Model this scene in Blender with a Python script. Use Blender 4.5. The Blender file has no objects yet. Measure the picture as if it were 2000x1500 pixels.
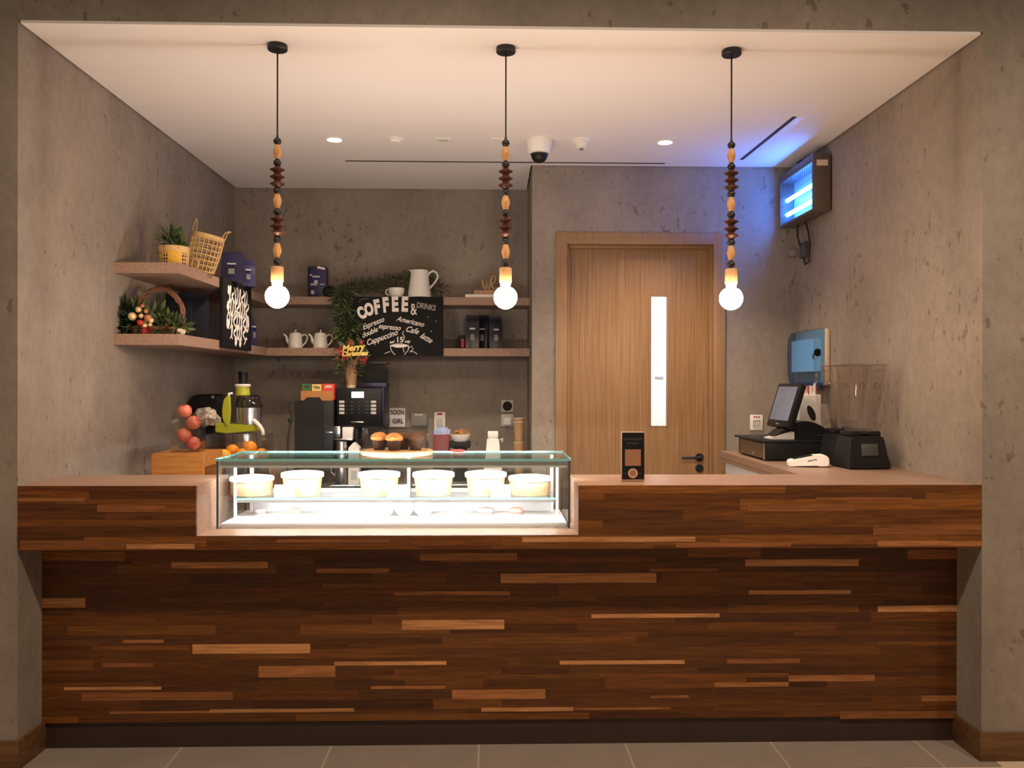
import bpy, bmesh, math, random
from mathutils import Vector, Matrix, noise
random.seed(7)
sc = bpy.context.scene
C = sc.collection
PI = math.pi

# ------------------------------------------------------------------ camera
F, YAW, PITCH, ROLL, H = 1650.0, .0248, .0013, .0017, 1.5672
cam = bpy.data.cameras.new('camera')
cam.sensor_width = 36.0
cam.lens = 36.0 * F / 2000.0
cam.clip_start = .05
camo = bpy.data.objects.new('camera', cam)
C.objects.link(camo)
camo.matrix_world = (Matrix.Translation((0, 0, H)) @ Matrix.Rotation(-YAW, 4, 'Z')
                     @ Matrix.Rotation(PI / 2 - PITCH, 4, 'X') @ Matrix.Rotation(ROLL, 4, 'Z'))
sc.camera = camo

# ------------------------------------------------------------------ world, exposure, hall lamps
w = bpy.data.worlds.new('hall_ambience')
sc.world = w
w.use_nodes = True
bg = w.node_tree.nodes['Background']
bg.inputs[0].default_value = (1, .80, .62, 1)
bg.inputs[1].default_value = .15
sc.view_settings.view_transform = 'Standard'
sc.view_settings.look = 'None'
sc.view_settings.exposure = 0.0
sc.view_settings.gamma = 1.0
sc.view_settings.use_curve_mapping = False
sc.cycles.use_denoising = True
sc.cycles.max_bounces = 10
sc.cycles.transparent_max_bounces = 24
sc.cycles.sample_clamp_indirect = 4.0


def lamp(name, kind, loc, energy, col, rot=(0, 0, 0), parent=None, **kw):
    l = bpy.data.lights.new(name, kind)
    l.energy = energy
    l.color = col
    for k, v in kw.items():
        setattr(l, k, v)
    o = bpy.data.objects.new(name, l)
    C.objects.link(o)
    o.location = loc
    o.rotation_euler = rot
    o.parent = parent
    return o


WARM = (1, .74, .50)
for hx, he in ((-1.9, 68), (-.2, 172), (1.3, 160), (2.9, 142)):          # downlights of the hall in front of the bar
    lamp('hall_downlight', 'SPOT', (hx, 1.6, 3.9), he, (1, .79, .61), (math.radians(14), 0, 0),
         spot_size=math.radians(126), spot_blend=.75, shadow_soft_size=.09)

# ------------------------------------------------------------------ main planes (metres)
XL, XR, YF, YP, YD, YB, XS = -1.9125, 2.041, 3.462, 3.6495, 5.6375, 6.354, .273
ZC, ZT, ZL = 3.018, 1.146, .886


def ray(u, v):
    x, y = (u - 1000) / F, (v - 750) / F
    c, s = math.cos(ROLL), math.sin(ROLL)
    x, y = c * x + s * y, -s * x + c * y
    z = -y
    c, s = math.cos(PITCH), math.sin(PITCH)
    yr, z = c + s * z, -s + c * z
    c, s = math.cos(YAW), math.sin(YAW)
    return Vector((c * x + s * yr, -s * x + c * yr, z))


def atY(u, v, Y):
    r = ray(u, v)
    return Vector((r.x * Y / r.y, Y, H + r.z * Y / r.y))


def ax(u, Y): return atY(u, 750, Y).x
def az(v, Y, u=800): return atY(u, v, Y).z


# ------------------------------------------------------------------ materials
def nodes_of(name):
    m = bpy.data.materials.new(name)
    m.use_nodes = True
    nt = m.node_tree
    return m, nt, nt.nodes['Principled BSDF']


def mat(name, col, rough=.5, metal=0., emit=None, strength=0., var=.12, scale=30., stretch=(1, 1, 1), bump=0., alpha=1., spec=.5, trans=0.):
    m, nt, b = nodes_of(name)
    N = nt.nodes.new
    L = nt.links.new
    tc = N('ShaderNodeTexCoord')
    mp = N('ShaderNodeMapping')
    mp.inputs['Scale'].default_value = stretch
    no = N('ShaderNodeTexNoise')
    no.inputs['Scale'].default_value = scale
    no.inputs['Detail'].default_value = 4
    mx = N('ShaderNodeMix')
    mx.data_type = 'RGBA'
    mx.inputs[6].default_value = tuple(c * (1 - var) for c in col) + (1,)
    mx.inputs[7].default_value = tuple(min(1, c * (1 + var)) for c in col) + (1,)
    L(tc.outputs['Object'], mp.inputs[0])
    L(mp.outputs[0], no.inputs['Vector'])
    L(no.outputs['Fac'], mx.inputs[0])
    L(mx.outputs[2], b.inputs['Base Color'])
    b.inputs['Roughness'].default_value = rough
    b.inputs['Metallic'].default_value = metal
    b.inputs['Specular IOR Level'].default_value = spec
    if trans:
        b.inputs['Transmission Weight'].default_value = trans
    if emit:
        b.inputs['Emission Color'].default_value = tuple(emit) + (1,)
        b.inputs['Emission Strength'].default_value = strength
    if bump:
        bp = N('ShaderNodeBump')
        bp.inputs['Strength'].default_value = bump
        bp.inputs['Distance'].default_value = .005
        L(no.outputs['Fac'], bp.inputs['Height'])
        L(bp.outputs[0], b.inputs['Normal'])
    return m


def glass(name, tint=(1, 1, 1), refl=.9, base=.02, top=.55):
    m = bpy.data.materials.new(name)
    m.use_nodes = True
    nt = m.node_tree
    nt.nodes.clear()
    N, L = nt.nodes.new, nt.links.new
    out = N('ShaderNodeOutputMaterial')
    tr = N('ShaderNodeBsdfTransparent')
    tr.inputs[0].default_value = tuple(tint) + (1,)
    gl = N('ShaderNodeBsdfGlossy')
    gl.inputs['Roughness'].default_value = .03
    gl.inputs[0].default_value = (refl, refl, refl, 1)
    ge = N('ShaderNodeNewGeometry')
    dt = N('ShaderNodeVectorMath')
    dt.operation = 'DOT_PRODUCT'
    L(ge.outputs['Normal'], dt.inputs[0])
    L(ge.outputs['Incoming'], dt.inputs[1])

    def math_n(op, a, b_):
        n = N('ShaderNodeMath')
        n.operation = op
        for i, q in enumerate((a, b_)):
            if q is None:
                continue
            if isinstance(q, (int, float)):
                n.inputs[i].default_value = q
            else:
                L(q, n.inputs[i])
        return n.outputs[0]
    ab = math_n('ABSOLUTE', dt.outputs['Value'], None)
    f5 = math_n('POWER', math_n('SUBTRACT', 1.0, ab), 5.0)
    ma = math_n('MULTIPLY_ADD', f5, top)
    ma.node.inputs[2].default_value = base + .025
    mx = N('ShaderNodeMixShader')
    L(ma, mx.inputs[0])
    L(tr.outputs[0], mx.inputs[1])
    L(gl.outputs[0], mx.inputs[2])
    L(mx.outputs[0], out.inputs[0])
    return m


def concrete(name, col):
    m, nt, b = nodes_of(name)
    N, L = nt.nodes.new, nt.links.new
    tc = N('ShaderNodeTexCoord')

    def noise_n(scale, stretch, detail, rough=.6):
        mp = N('ShaderNodeMapping')
        mp.inputs['Scale'].default_value = stretch
        n = N('ShaderNodeTexNoise')
        n.inputs['Scale'].default_value = scale
        n.inputs['Detail'].default_value = detail
        n.inputs['Roughness'].default_value = rough
        L(tc.outputs['Object'], mp.inputs[0])
        L(mp.outputs[0], n.inputs['Vector'])
        return n.outputs['Fac']

    def ramp(fac, p0, p1, c0, c1):
        r = N('ShaderNodeValToRGB')
        r.color_ramp.elements[0].position = p0
        r.color_ramp.elements[1].position = p1
        r.color_ramp.elements[0].color = c0 + (1,)
        r.color_ramp.elements[1].color = c1 + (1,)
        L(fac, r.inputs[0])
        return r.outputs[0]

    def mul(a, c):
        x = N('ShaderNodeMix')
        x.data_type = 'RGBA'
        x.blend_type = 'MULTIPLY'
        x.inputs[0].default_value = 1
        L(a, x.inputs[6])
        L(c, x.inputs[7])
        return x.outputs[2]
    cloud = ramp(noise_n(1.6, (1, 1, 1), 7), .3, .7, tuple(c * .80 for c in col), tuple(c * 1.16 for c in col))
    streak = ramp(noise_n(3.2, (1, 1, .16), 4), .3, .75, (.86, .85, .83), (1.0, 1.0, 1.0))
    mott = ramp(noise_n(22, (1, 1, .75), 5, .7), .32, .62, (.84, .83, .82), (1.0, 1.0, 1.0))
    pit_f = noise_n(23, (1, 1, .6), 3, .55)
    gate = noise_n(2.1, (1, 1, .6), 2)
    ad = N('ShaderNodeMath')
    ad.operation = 'MULTIPLY_ADD'
    ad.inputs[1].default_value = .42
    L(gate, ad.inputs[0])
    L(pit_f, ad.inputs[2])
    pits = ramp(ad.outputs[0], .865, .915, (1, 1, 1), (.66, .62, .59))
    L(mul(mul(mul(cloud, streak), mott), pits), b.inputs['Base Color'])
    b.inputs['Roughness'].default_value = .72
    b.inputs['Specular IOR Level'].default_value = .3
    bp = N('ShaderNodeBump')
    bp.inputs['Strength'].default_value = .25
    bp.inputs['Distance'].default_value = .004
    L(mott, bp.inputs['Height'])
    L(bp.outputs[0], b.inputs['Normal'])
    return m


def wood(name, dark, light, scale=6, stretch=(1, 14, 14), rough=.45, spec=.4):
    m, nt, b = nodes_of(name)
    N, L = nt.nodes.new, nt.links.new
    tc = N('ShaderNodeTexCoord')
    mp = N('ShaderNodeMapping')
    mp.inputs['Scale'].default_value = stretch
    n = N('ShaderNodeTexNoise')
    n.inputs['Scale'].default_value = scale
    n.inputs['Detail'].default_value = 6
    n.inputs['Distortion'].default_value = .4
    r = N('ShaderNodeValToRGB')
    r.color_ramp.elements[0].position = .3
    r.color_ramp.elements[1].position = .7
    r.color_ramp.elements[0].color = dark + (1,)
    r.color_ramp.elements[1].color = light + (1,)
    L(tc.outputs['Object'], mp.inputs[0])
    L(mp.outputs[0], n.inputs['Vector'])
    L(n.outputs['Fac'], r.inputs[0])
    L(r.outputs[0], b.inputs['Base Color'])
    b.inputs['Roughness'].default_value = rough
    b.inputs['Specular IOR Level'].default_value = spec
    return m


def plank_mat(name):
    m, nt, b = nodes_of(name)
    N, L = nt.nodes.new, nt.links.new
    at = N('ShaderNodeAttribute')
    at.attribute_name = 'tone'
    tc = N('ShaderNodeTexCoord')
    mp = N('ShaderNodeMapping')
    mp.inputs['Scale'].default_value = (2.2, 1, 34)
    sc_ = N('ShaderNodeVectorMath')
    sc_.operation = 'MULTIPLY_ADD'
    sc_.inputs[1].default_value = (90, 140, 170)
    n = N('ShaderNodeTexNoise')
    n.inputs['Scale'].default_value = 2.6
    n.inputs['Detail'].default_value = 5
    n.inputs['Distortion'].default_value = .7
    r = N('ShaderNodeValToRGB')
    r.color_ramp.elements[0].position = .28
    r.color_ramp.elements[1].position = .72
    r.color_ramp.elements[0].color = (.55, .5, .45, 1)
    r.color_ramp.elements[1].color = (1.25, 1.25, 1.3, 1)
    x = N('ShaderNodeMix')
    x.data_type = 'RGBA'
    x.blend_type = 'MULTIPLY'
    x.inputs[0].default_value = 1
    L(tc.outputs['Object'], mp.inputs[0])
    L(at.outputs['Color'], sc_.inputs[0])
    L(mp.outputs[0], sc_.inputs[2])
    L(sc_.outputs[0], n.inputs['Vector'])
    L(n.outputs['Fac'], r.inputs[0])
    L(at.outputs['Color'], x.inputs[6])
    L(r.outputs[0], x.inputs[7])
    L(x.outputs[2], b.inputs['Base Color'])
    b.inputs['Roughness'].default_value = .48
    b.inputs['Specular IOR Level'].default_value = .35
    return m


def tiles(name, col, grout, size, off, gw=.004):
    m, nt, b = nodes_of(name)
    N, L = nt.nodes.new, nt.links.new
    tc = N('ShaderNodeTexCoord')
    mp = N('ShaderNodeMapping')
    mp.inputs['Location'].default_value = (off[0], off[1], 0)
    br = N('ShaderNodeTexBrick')
    br.offset = 0
    br.inputs['Scale'].default_value = 1
    br.inputs['Mortar Size'].default_value = gw
    br.inputs['Brick Width'].default_value = size
    br.inputs['Row Height'].default_value = size
    br.inputs['Mortar'].default_value = grout + (1,)
    n = N('ShaderNodeTexNoise')
    n.inputs['Scale'].default_value = 5
    n.inputs['Detail'].default_value = 6
    x = N('ShaderNodeMix')
    x.data_type = 'RGBA'
    x.inputs[6].default_value = tuple(c * .85 for c in col) + (1,)
    x.inputs[7].default_value = tuple(c * 1.12 for c in col) + (1,)
    L(tc.outputs['Object'], mp.inputs[0])
    L(mp.outputs[0], br.inputs['Vector'])
    L(tc.outputs['Object'], n.inputs['Vector'])
    L(n.outputs['Fac'], x.inputs[0])
    L(x.outputs[2], br.inputs['Color1'])
    L(x.outputs[2], br.inputs['Color2'])
    L(br.outputs['Color'], b.inputs['Base Color'])
    b.inputs['Roughness'].default_value = .55
    return m


M = dict(
    concrete=concrete('concrete_plaster', (.322, .272, .226)),
    ceiling=mat('ceiling_paint', (.86, .81, .78), .8, var=.015, scale=3),
    gap=mat('shadow_gap', (.03, .026, .022), .9),
    tile=tiles('grey_porcelain_tile', (.285, .228, .182), (.44, .36, .29), .636, (.05 + .636 * 8, -3.37 + .636 * 8)),
    hallfloor=mat('hall_floor_stone', (.62, .47, .33), .45, scale=4),
    skirt=wood('skirting_wood', (.10, .045, .016), (.17, .08, .03), 4),
    plank=plank_mat('reclaimed_planks'),
    kick=mat('kick_board_bronze', (.040, .020, .014), .5, var=.2, scale=8),
    top=wood('worktop_pale_oak', (.245, .150, .100), (.34, .215, .150), 5, (1.2, 16, 16), .38),
    shelf=wood('shelf_oak', (.27, .165, .115), (.37, .235, .165), 5, (14, 14, 14), .5),
    door=wood('door_oak_veneer', (.225, .118, .051), (.375, .218, .104), 4, (30, 30, .5), .4),
    casing=wood('door_frame_oak', (.255, .142, .066), (.335, .195, .098), 4, (34, 34, .55), .42),
    white=mat('white_laminate', (.80, .80, .80), .4, var=.03),
    black=mat('black_plastic', (.009, .009, .010), .42, var=.2, spec=.28),
    blackm=mat('black_matte', (.010, .009, .009), .8, var=.2),
    blackmetal=mat('black_powder_coat', (.012, .012, .013), .45),
    dgrey=mat('dark_grey_plastic', (.06, .06, .062), .5),
    grey=mat('grey_plastic', (.22, .21, .20), .5),
    lgrey=mat('pale_grey_plastic', (.55, .53, .50), .45),
    wplastic=mat('white_plastic', (.80, .76, .70), .4, var=.04),
    wpaint=mat('white_device', (.85, .82, .78), .5, var=.03),
    ceramic=mat('white_ceramic', (.82, .78, .72), .18, var=.03),
    steel=mat('brushed_steel', (.62, .61, .60), .25, 1.0, stretch=(1, 1, 20), scale=15),
    chrome=mat('chrome', (.8, .8, .8), .1, 1.0, var=.02),
    lime=mat('lime_plastic', (.46, .50, .03), .35),
    beadlight=wood('turned_beech_bead', (.50, .24, .08), (.68, .37, .15), 20, (6, 6, 1), .4),
    beaddark=mat('dark_stained_disc_bead', (.075, .022, .010), .35, var=.35, scale=60),
    beadblack=mat('black_bead', (.014, .013, .012), .4),
    socket=wood('beech_lamp_socket', (.58, .30, .12), (.74, .42, .19), 16, (6, 6, 1), .5),
    bulb=mat('lit_bulb_glass', (1, .9, .8), .3, emit=(1, .725, .50), strength=190),
    spot=mat('downlight_lens', (1, 1, 1), .4, emit=(1, .86, .70), strength=24),
    led=mat('led_strip', (1, 1, 1), .4, emit=(1.0, .95, .95), strength=148),
    ledextra=mat('added_lower_led', (1, 1, 1), .4, emit=(1.0, .95, .95), strength=70),  # glow of the extra strip under the case shelf
    uv=mat('uv_tube', (.6, .9, 1), .4, emit=(.035, .21, 1.0), strength=55),
    uvback=mat('trap_reflector', (.45, .62, .85), .3, .3),
    trapbody=mat('trap_housing', (.115, .085, .062), .45, var=.25, scale=25),
    glass=glass('clear_glass', (.97, .99, .985)),
    glassd=glass('door_glass', (.97, .98, .98), .6, 0),
    acrylic=glass('clear_acrylic', (.95, .95, .94), .8, .03),
    jar=glass('clear_jar_plastic', (.955, .945, .94), .8, .03, .4),
    jaredge=glass('thick_jar_edge', (.80, .78, .78), 1.0, .30, .5),
    smoked=glass('smoked_lid', (.55, .53, .52), .8, .08),
    bluecover=glass('blue_clear_cover', (.42, .66, .98), .5, .03),
    edge=mat('glass_edge_teal', (.20, .52, .50), .15, var=.1, emit=None),
    edgedark=mat('glass_edge_dark', (.045, .085, .095), .15),
    kraft=mat('kraft_paper', (.46, .265, .13), .7, var=.1, scale=40),
    kraftpale=mat('pale_kraft_bowl', (.53, .33, .18), .65, var=.08, scale=40),
    papercream=mat('cream_paper', (.70, .58, .42), .7),
    paper=mat('white_paper', (.84, .82, .79), .7, var=.02),
    lid=mat('white_card_lid', (.88, .87, .85), .6, var=.02),
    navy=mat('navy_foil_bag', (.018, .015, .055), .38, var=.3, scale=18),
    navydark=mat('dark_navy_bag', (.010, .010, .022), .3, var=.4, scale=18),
    navyshade=mat('shaded_navy_bag', (.006, .006, .011), .7, var=.4, scale=18, spec=.2),  # darker copy of the navy bag, shelf shade put into its colour
    violet=mat('violet_bag', (.030, .024, .098), .4, var=.3, scale=18),
    board=mat('chalkboard', (.009, .008, .008), .7, var=.3, scale=6, spec=.2),
    chalk=mat('chalk_white', (.82, .76, .70), .9, var=.06, scale=80),
    chalkdim=mat('chalk_grey', (.36, .34, .32), .9, var=.15, scale=80),
    red=mat('red', (.46, .02, .018), .4),
    darkred=mat('dark_red_plastic', (.15, .008, .008), .4),
    redf=mat('red_flower_petal', (.27, .012, .016), .6),
    gold=mat('gold_glitter', (.62, .44, .12), .35, .6),
    goldball=mat('gold_bauble', (.75, .52, .25), .28, .35),
    copper=mat('copper_bauble', (.50, .20, .09), .3, .4),
    green=mat('dark_green_leaf', (.026, .050, .014), .6, var=.5, scale=12),
    green2=mat('mid_green_leaf', (.085, .115, .028), .6, var=.4, scale=12),
    green3=mat('grey_green_leaf', (.055, .075, .032), .6, var=.4, scale=12),
    twig=mat('grapevine_twig', (.155, .062, .026), .7, var=.4, scale=40),
    wicker=mat('wicker_cane', (.62, .40, .16), .6, var=.2, scale=60),
    wickery=mat('yellow_woven_band', (.68, .38, .04), .6, var=.2, scale=60),
    crate=wood('orange_wood_crate', (.32, .115, .020), (.46, .19, .045), 5, (1, 12, 12), .45),
    cratedark=wood('dark_wood_crate', (.14, .055, .02), (.24, .10, .035), 5, (1, 12, 12), .45),
    apple=wood('red_apple_skin', (.48, .028, .024), (.68, .25, .15), 16, (1, 1, .35), .3),
    orange=mat('orange_peel', (.80, .27, .012), .42, var=.1, scale=70, bump=.3),
    lemon=mat('yellow_peel', (.82, .42, .02), .42, var=.1, scale=70, bump=.3),
    stem=mat('fruit_stem', (.10, .06, .02), .7),
    bagclear=mat('crumpled_pale_bag', (.55, .47, .40), .3, var=.35, scale=30),
    cardboard=mat('orange_cardboard', (.46, .19, .055), .65),
    teagreen=mat('green_tea_box', (.055, .14, .025), .5, var=.5, scale=25),
    teacream=mat('cream_tea_box', (.72, .52, .18), .5, var=.1),
    teared=mat('red_tea_box', (.62, .06, .045), .5, var=.3, scale=25),
    lcd=mat('lit_display', (.6, .7, .9), .3, emit=(.72, .82, 1.0), strength=1.6),
    posscreen=mat('lit_till_screen', (.09, .10, .13), .2, emit=(.30, .34, .46), strength=.16, var=.5, scale=9),
    muffin=mat('muffin_crumb', (.55, .22, .05), .8, var=.45, scale=50, bump=.6),
    muffindark=mat('chocolate_muffin', (.10, .035, .012), .8, var=.4, scale=50, bump=.6),
    mcase=mat('brown_muffin_case', (.065, .026, .010), .7, var=.25, scale=60),
    boardwood=wood('serving_board_wood', (.52, .29, .13), (.70, .44, .23), 6, (1, 12, 12), .5),
    meringue=mat('white_meringue', (.86, .85, .82), .6, var=.03),
    pink=mat('pink_pastry', (.70, .36, .28), .6),
    greypastry=mat('grey_pastry', (.42, .38, .36), .6),
    rednap=mat('red_wrapper', (.55, .08, .09), .4, var=.5, scale=60),
    bluepack=mat('blue_white_sachet', (.30, .36, .55), .4, var=.6, scale=45),
    nuts=mat('brown_sugar_sticks', (.42, .20, .06), .7, var=.4, scale=50),
    towel=mat('paper_roll', (.80, .86, .80), .8, var=.04),
    beige=mat('beige_plastic', (.62, .48, .33), .45, var=.06),
    bronze=mat('copper_print', (.46, .22, .12), .4, .4),
    bronzelight=mat('pale_copper_print', (.62, .37, .24), .45, .2),
    dimtext=mat('dim_grey_print', (.10, .085, .078), .6),
    noticepaper=mat('notice_paper', (.66, .65, .70), .7, var=.02),
    lilac=mat('lilac_print', (.45, .42, .60), .7),
    ink=mat('dark_ink', (.03, .03, .035), .7),
    backpanel=mat('back_counter_front', (.035, .035, .045), .5),
    backtop=mat('back_counter_top', (.10, .085, .07), .4),
    roomwhite=mat('back_room_paint', (.88, .87, .87), .8, var=.02),
    drawerface=mat('ribbed_drawer_metal', (.17, .125, .075), .35, .5, stretch=(1, 40, 1), scale=8),
    bookwood=mat('tan_book_cover', (.42, .235, .12), .6),
    scriptwood=mat('pale_wood_lettering', (.52, .34, .18), .6),
    rubber=mat('black_rubber', (.02, .018, .017), .7),
    flowerpaper=mat('brown_wrapping_paper', (.36, .22, .13), .8, var=.2),
)


# ------------------------------------------------------------------ mesh building
class B:
    def __init__(s):
        s.bm = bmesh.new()
        s.T = Matrix.Identity(4)
        s.mi = 0

    def _v(s, p): return s.bm.verts.new(s.T @ Vector(p))

    def face(s, pts):
        f = s.bm.faces.new([s._v(p) for p in pts])
        f.material_index = s.mi
        return f

    def box(s, x0, x1, y0, y1, z0, z1, bev=0, seg=2):
        P = [(x0, y0, z0), (x1, y0, z0), (x1, y1, z0), (x0, y1, z0), (x0, y0, z1), (x1, y0, z1), (x1, y1, z1), (x0, y1, z1)]
        v = [s._v(p) for p in P]
        fs = []
        for q in ((3, 2, 1, 0), (4, 5, 6, 7), (0, 1, 5, 4), (1, 2, 6, 5), (2, 3, 7, 6), (3, 0, 4, 7)):
            f = s.bm.faces.new([v[i] for i in q])
            f.material_index = s.mi
            fs.append(f)
        if bev:
            es = list({e for f in fs for e in f.edges})
            bmesh.ops.bevel(s.bm, geom=es, offset=bev, segments=seg, affect='EDGES', profile=.5, material=s.mi)
        return s

    def cbox(s, c, d, bev=0):
        return s.box(c[0] - d[0] / 2, c[0] + d[0] / 2, c[1] - d[1] / 2, c[1] + d[1] / 2, c[2] - d[2] / 2, c[2] + d[2] / 2, bev)

    def lathe(s, prof, c=(0, 0, 0), seg=24, sx=1, sy=1):
        rings = []
        for r, z in prof:
            if r < 1e-6:
                rings.append([s._v((c[0], c[1], c[2] + z))])
            else:
                rings.append([s._v((c[0] + sx * r * math.cos(2 * PI * i / seg), c[1] + sy * r * math.sin(2 * PI * i / seg), c[2] + z)) for i in range(seg)])
        for a, b in zip(rings, rings[1:]):
            for i in range(seg):
                j = (i + 1) % seg
                if len(a) == 1 and len(b) == 1:
                    continue
                if len(a) == 1:
                    q = [a[0], b[j], b[i]]
                elif len(b) == 1:
                    q = [a[i], a[j], b[0]]
                else:
                    q = [a[i], a[j], b[j], b[i]]
                f = s.bm.faces.new(q)
                f.material_index = s.mi
        return s

    def cyl(s, r, z0, z1, c=(0, 0, 0), seg=24, r2=None):
        r2 = r if r2 is None else r2
        return s.lathe([(0, z0), (r, z0), (r2, z1), (0, z1)], c, seg)

    def ball(s, r, c=(0, 0, 0), seg=16, sz=1.0, sx=1, sy=1):
        n = max(6, seg // 2)
        return s.lathe([(r * math.sin(PI * k / n) if 0 < k < n else 0, -r * sz * math.cos(PI * k / n)) for k in range(n + 1)], c, seg, sx, sy)

    def tube(s, pts, r, seg=8, closed=False):
        pts = [Vector(p) for p in pts]
        n = len(pts)
        rs = r if isinstance(r, (list, tuple)) else [r] * n
        rings = []
        up = Vector((.123, .31, .94)).normalized()
        for i, p in enumerate(pts):
            if closed:
                d = pts[(i + 1) % n] - pts[i - 1]
            else:
                d = pts[min(n - 1, i + 1)] - pts[max(0, i - 1)]
            d.normalize()
            a = up - d * up.dot(d)
            if a.length < 1e-3:
                a = d.orthogonal()
            a.normalize()
            up = a
            b = d.cross(a)
            rings.append([s._v(p + rs[i] * (math.cos(2 * PI * k / seg) * a + math.sin(2 * PI * k / seg) * b)) for k in range(seg)])
        m = n if closed else n - 1
        for i in range(m):
            A, D = rings[i], rings[(i + 1) % n]
            for k in range(seg):
                f = s.bm.faces.new([A[k], A[(k + 1) % seg], D[(k + 1) % seg], D[k]])
                f.material_index = s.mi
        if not closed:
            for R in (rings[0][::-1], rings[-1]):
                f = s.bm.faces.new(R)
                f.material_index = s.mi
        return s

    def prism(s, poly, a, b, axis='y'):
        """extrude a 2-D polygon between a and b along axis"""
        def P(p, t):
            return {'y': (p[0], t, p[1]), 'x': (t, p[0], p[1]), 'z': (p[0], p[1], t)}[axis]
        A = [s._v(P(p, a)) for p in poly]
        D = [s._v(P(p, b)) for p in poly]
        n = len(poly)
        for q in [A[::-1], D] + [[A[i], A[(i + 1) % n], D[(i + 1) % n], D[i]] for i in range(n)]:
            f = s.bm.faces.new(q)
            f.material_index = s.mi
        return s

    def leaf(s, p, d, ln, wd, nrm=None):
        d = Vector(d).normalized()
        n = Vector(nrm or (random.uniform(-1, 1), random.uniform(-1, 1), random.uniform(-1, 1)))
        side = d.cross(n)
        if side.length < 1e-3:
            side = d.orthogonal()
        side.normalize()
        n = side.cross(d)
        p = Vector(p)
        m = p + d * ln * .45
        v = [s._v(p), s._v(m + side * wd / 2 + n * wd * .2), s._v(p + d * ln - n * ln * .12), s._v(m - side * wd / 2 + n * wd * .2), s._v(m)]
        for q in ((0, 1, 4), (1, 2, 4), (2, 3, 4), (3, 0, 4)):
            f = s.bm.faces.new([v[i] for i in q])
            f.material_index = s.mi
        return s

    def mesh(s, me, T):
        k = len(s.bm.verts)
        s.bm.from_mesh(me)
        s.bm.verts.ensure_lookup_table()
        for v in s.bm.verts[k:]:
            v.co = s.T @ (T @ v.co)
        return s

    def crumple(s, amt, freq, seed=0):
        for v in s.bm.verts:
            d = noise.noise_vector(v.co * freq + Vector((seed, seed * 1.7, seed * .3)))
            v.co += d * amt
        return s

    def obj(s, name, m, parent=None, smooth=True, ang=38, recalc=True):
        if recalc:
            bmesh.ops.recalc_face_normals(s.bm, faces=s.bm.faces)
        me = bpy.data.meshes.new(name)
        s.bm.to_mesh(me)
        s.bm.free()
        for k in (m if isinstance(m, (list, tuple)) else [m]):
            me.materials.append(M[k])
        if smooth:
            for p in me.polygons:
                p.use_smooth = True
            me.set_sharp_from_angle(angle=math.radians(ang))
        o = bpy.data.objects.new(name, me)
        C.objects.link(o)
        o.parent = parent
        return o


def tag(o, label, cat, group=None):
    o['label'] = label
    o['category'] = cat
    if group:
        o['group'] = group
    return o


def thing(name, label, cat, loc=(0, 0, 0), rz=0, group=None):
    o = bpy.data.objects.new(name, None)
    o.empty_display_size = .05
    C.objects.link(o)
    o.location = loc
    o.rotation_euler = (0, 0, rz)
    return tag(o, label, cat, group)


def struct(o):
    o['kind'] = 'structure'
    return o


def kids(o): return [c for c in C.objects if c.parent is o]


def dup(root, loc, label, rz=None):
    r = root.copy()
    C.objects.link(r)
    r.location = loc
    if rz is not None:
        r.rotation_euler = (0, 0, rz)
    r['label'] = label

    def rec(a, b):
        for ch in kids(a):
            c = ch.copy()
            C.objects.link(c)
            c.parent = b
            rec(ch, c)
    rec(root, r)
    return r


TXT = {}


def text_mesh(body, size, bold=0., shear=0., ext=.0006, align='CENTER'):
    cu = bpy.data.curves.new('t', 'FONT')
    cu.body = body
    cu.size = size
    cu.offset = bold
    cu.shear = shear
    cu.extrude = ext
    cu.align_x = align
    cu.align_y = 'CENTER'
    cu.resolution_u = 4
    ob = bpy.data.objects.new('t', cu)
    C.objects.link(ob)
    dg = bpy.context.evaluated_depsgraph_get()
    me = bpy.data.meshes.new_from_object(ob.evaluated_get(dg))
    bpy.data.objects.remove(ob)
    bpy.data.curves.remove(cu)
    return me


FRONT = Matrix.Rotation(PI / 2, 4, 'X')                       # text facing -Y
TOX = Matrix.Rotation(PI / 2, 4, 'Z') @ FRONT                 # text facing +X


def put(b, body, size, x, y, z, rot=0, base=FRONT, xs=1.0, **kw):
    me = text_mesh(body, size, **kw)
    b.mesh(me, Matrix.Translation((x, y, z)) @ base @ Matrix.Rotation(rot, 4, 'Z') @ Matrix.Diagonal((xs, 1, 1, 1)))
    bpy.data.meshes.remove(me)


def arc(cx, cz, r, a0, a1, n, y=0, rz=None):
    return [(cx + r * math.cos(a0 + (a1 - a0) * i / (n - 1)), y, cz + (rz or r) * math.sin(a0 + (a1 - a0) * i / (n - 1))) for i in range(n)]


# ------------------------------------------------------------------ shell of the place
for nm, q in (('left', (-5, XL, 0, 4.6)), ('right', (XR, 5, 0, 4.6)), ('top', (XL, XR, ZC + .012, 4.6))):
    b = B().box(q[0], q[1], YF, YF + .25, q[2], q[3])
    struct(b.obj('wall_front_' + nm, 'concrete', smooth=False))
b = B().box(XL - .2, XL, YF + .25, YB + .2, 0, ZC + .05)
struct(b.obj('wall_left', 'concrete', smooth=False))
b = B().box(XR, XR + .2, YF + .25, YD + .2, 0, ZC + .05)
struct(b.obj('wall_right', 'concrete', smooth=False))
b = B().box(XL - .2, XS + .2, YB, YB + .2, 0, ZC + .05)
struct(b.obj('wall_back', 'concrete', smooth=False))
DX0, DX1, DZ = .445, 1.553, 2.558
b = B()
b.box(XS, DX0, YD, YD + .16, 0, ZC + .05).box(DX1, XR, YD, YD + .16, 0, ZC + .05).box(DX0, DX1, YD, YD + .16, DZ, ZC + .05)
struct(b.obj('wall_door_side', 'concrete', smooth=False))
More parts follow.
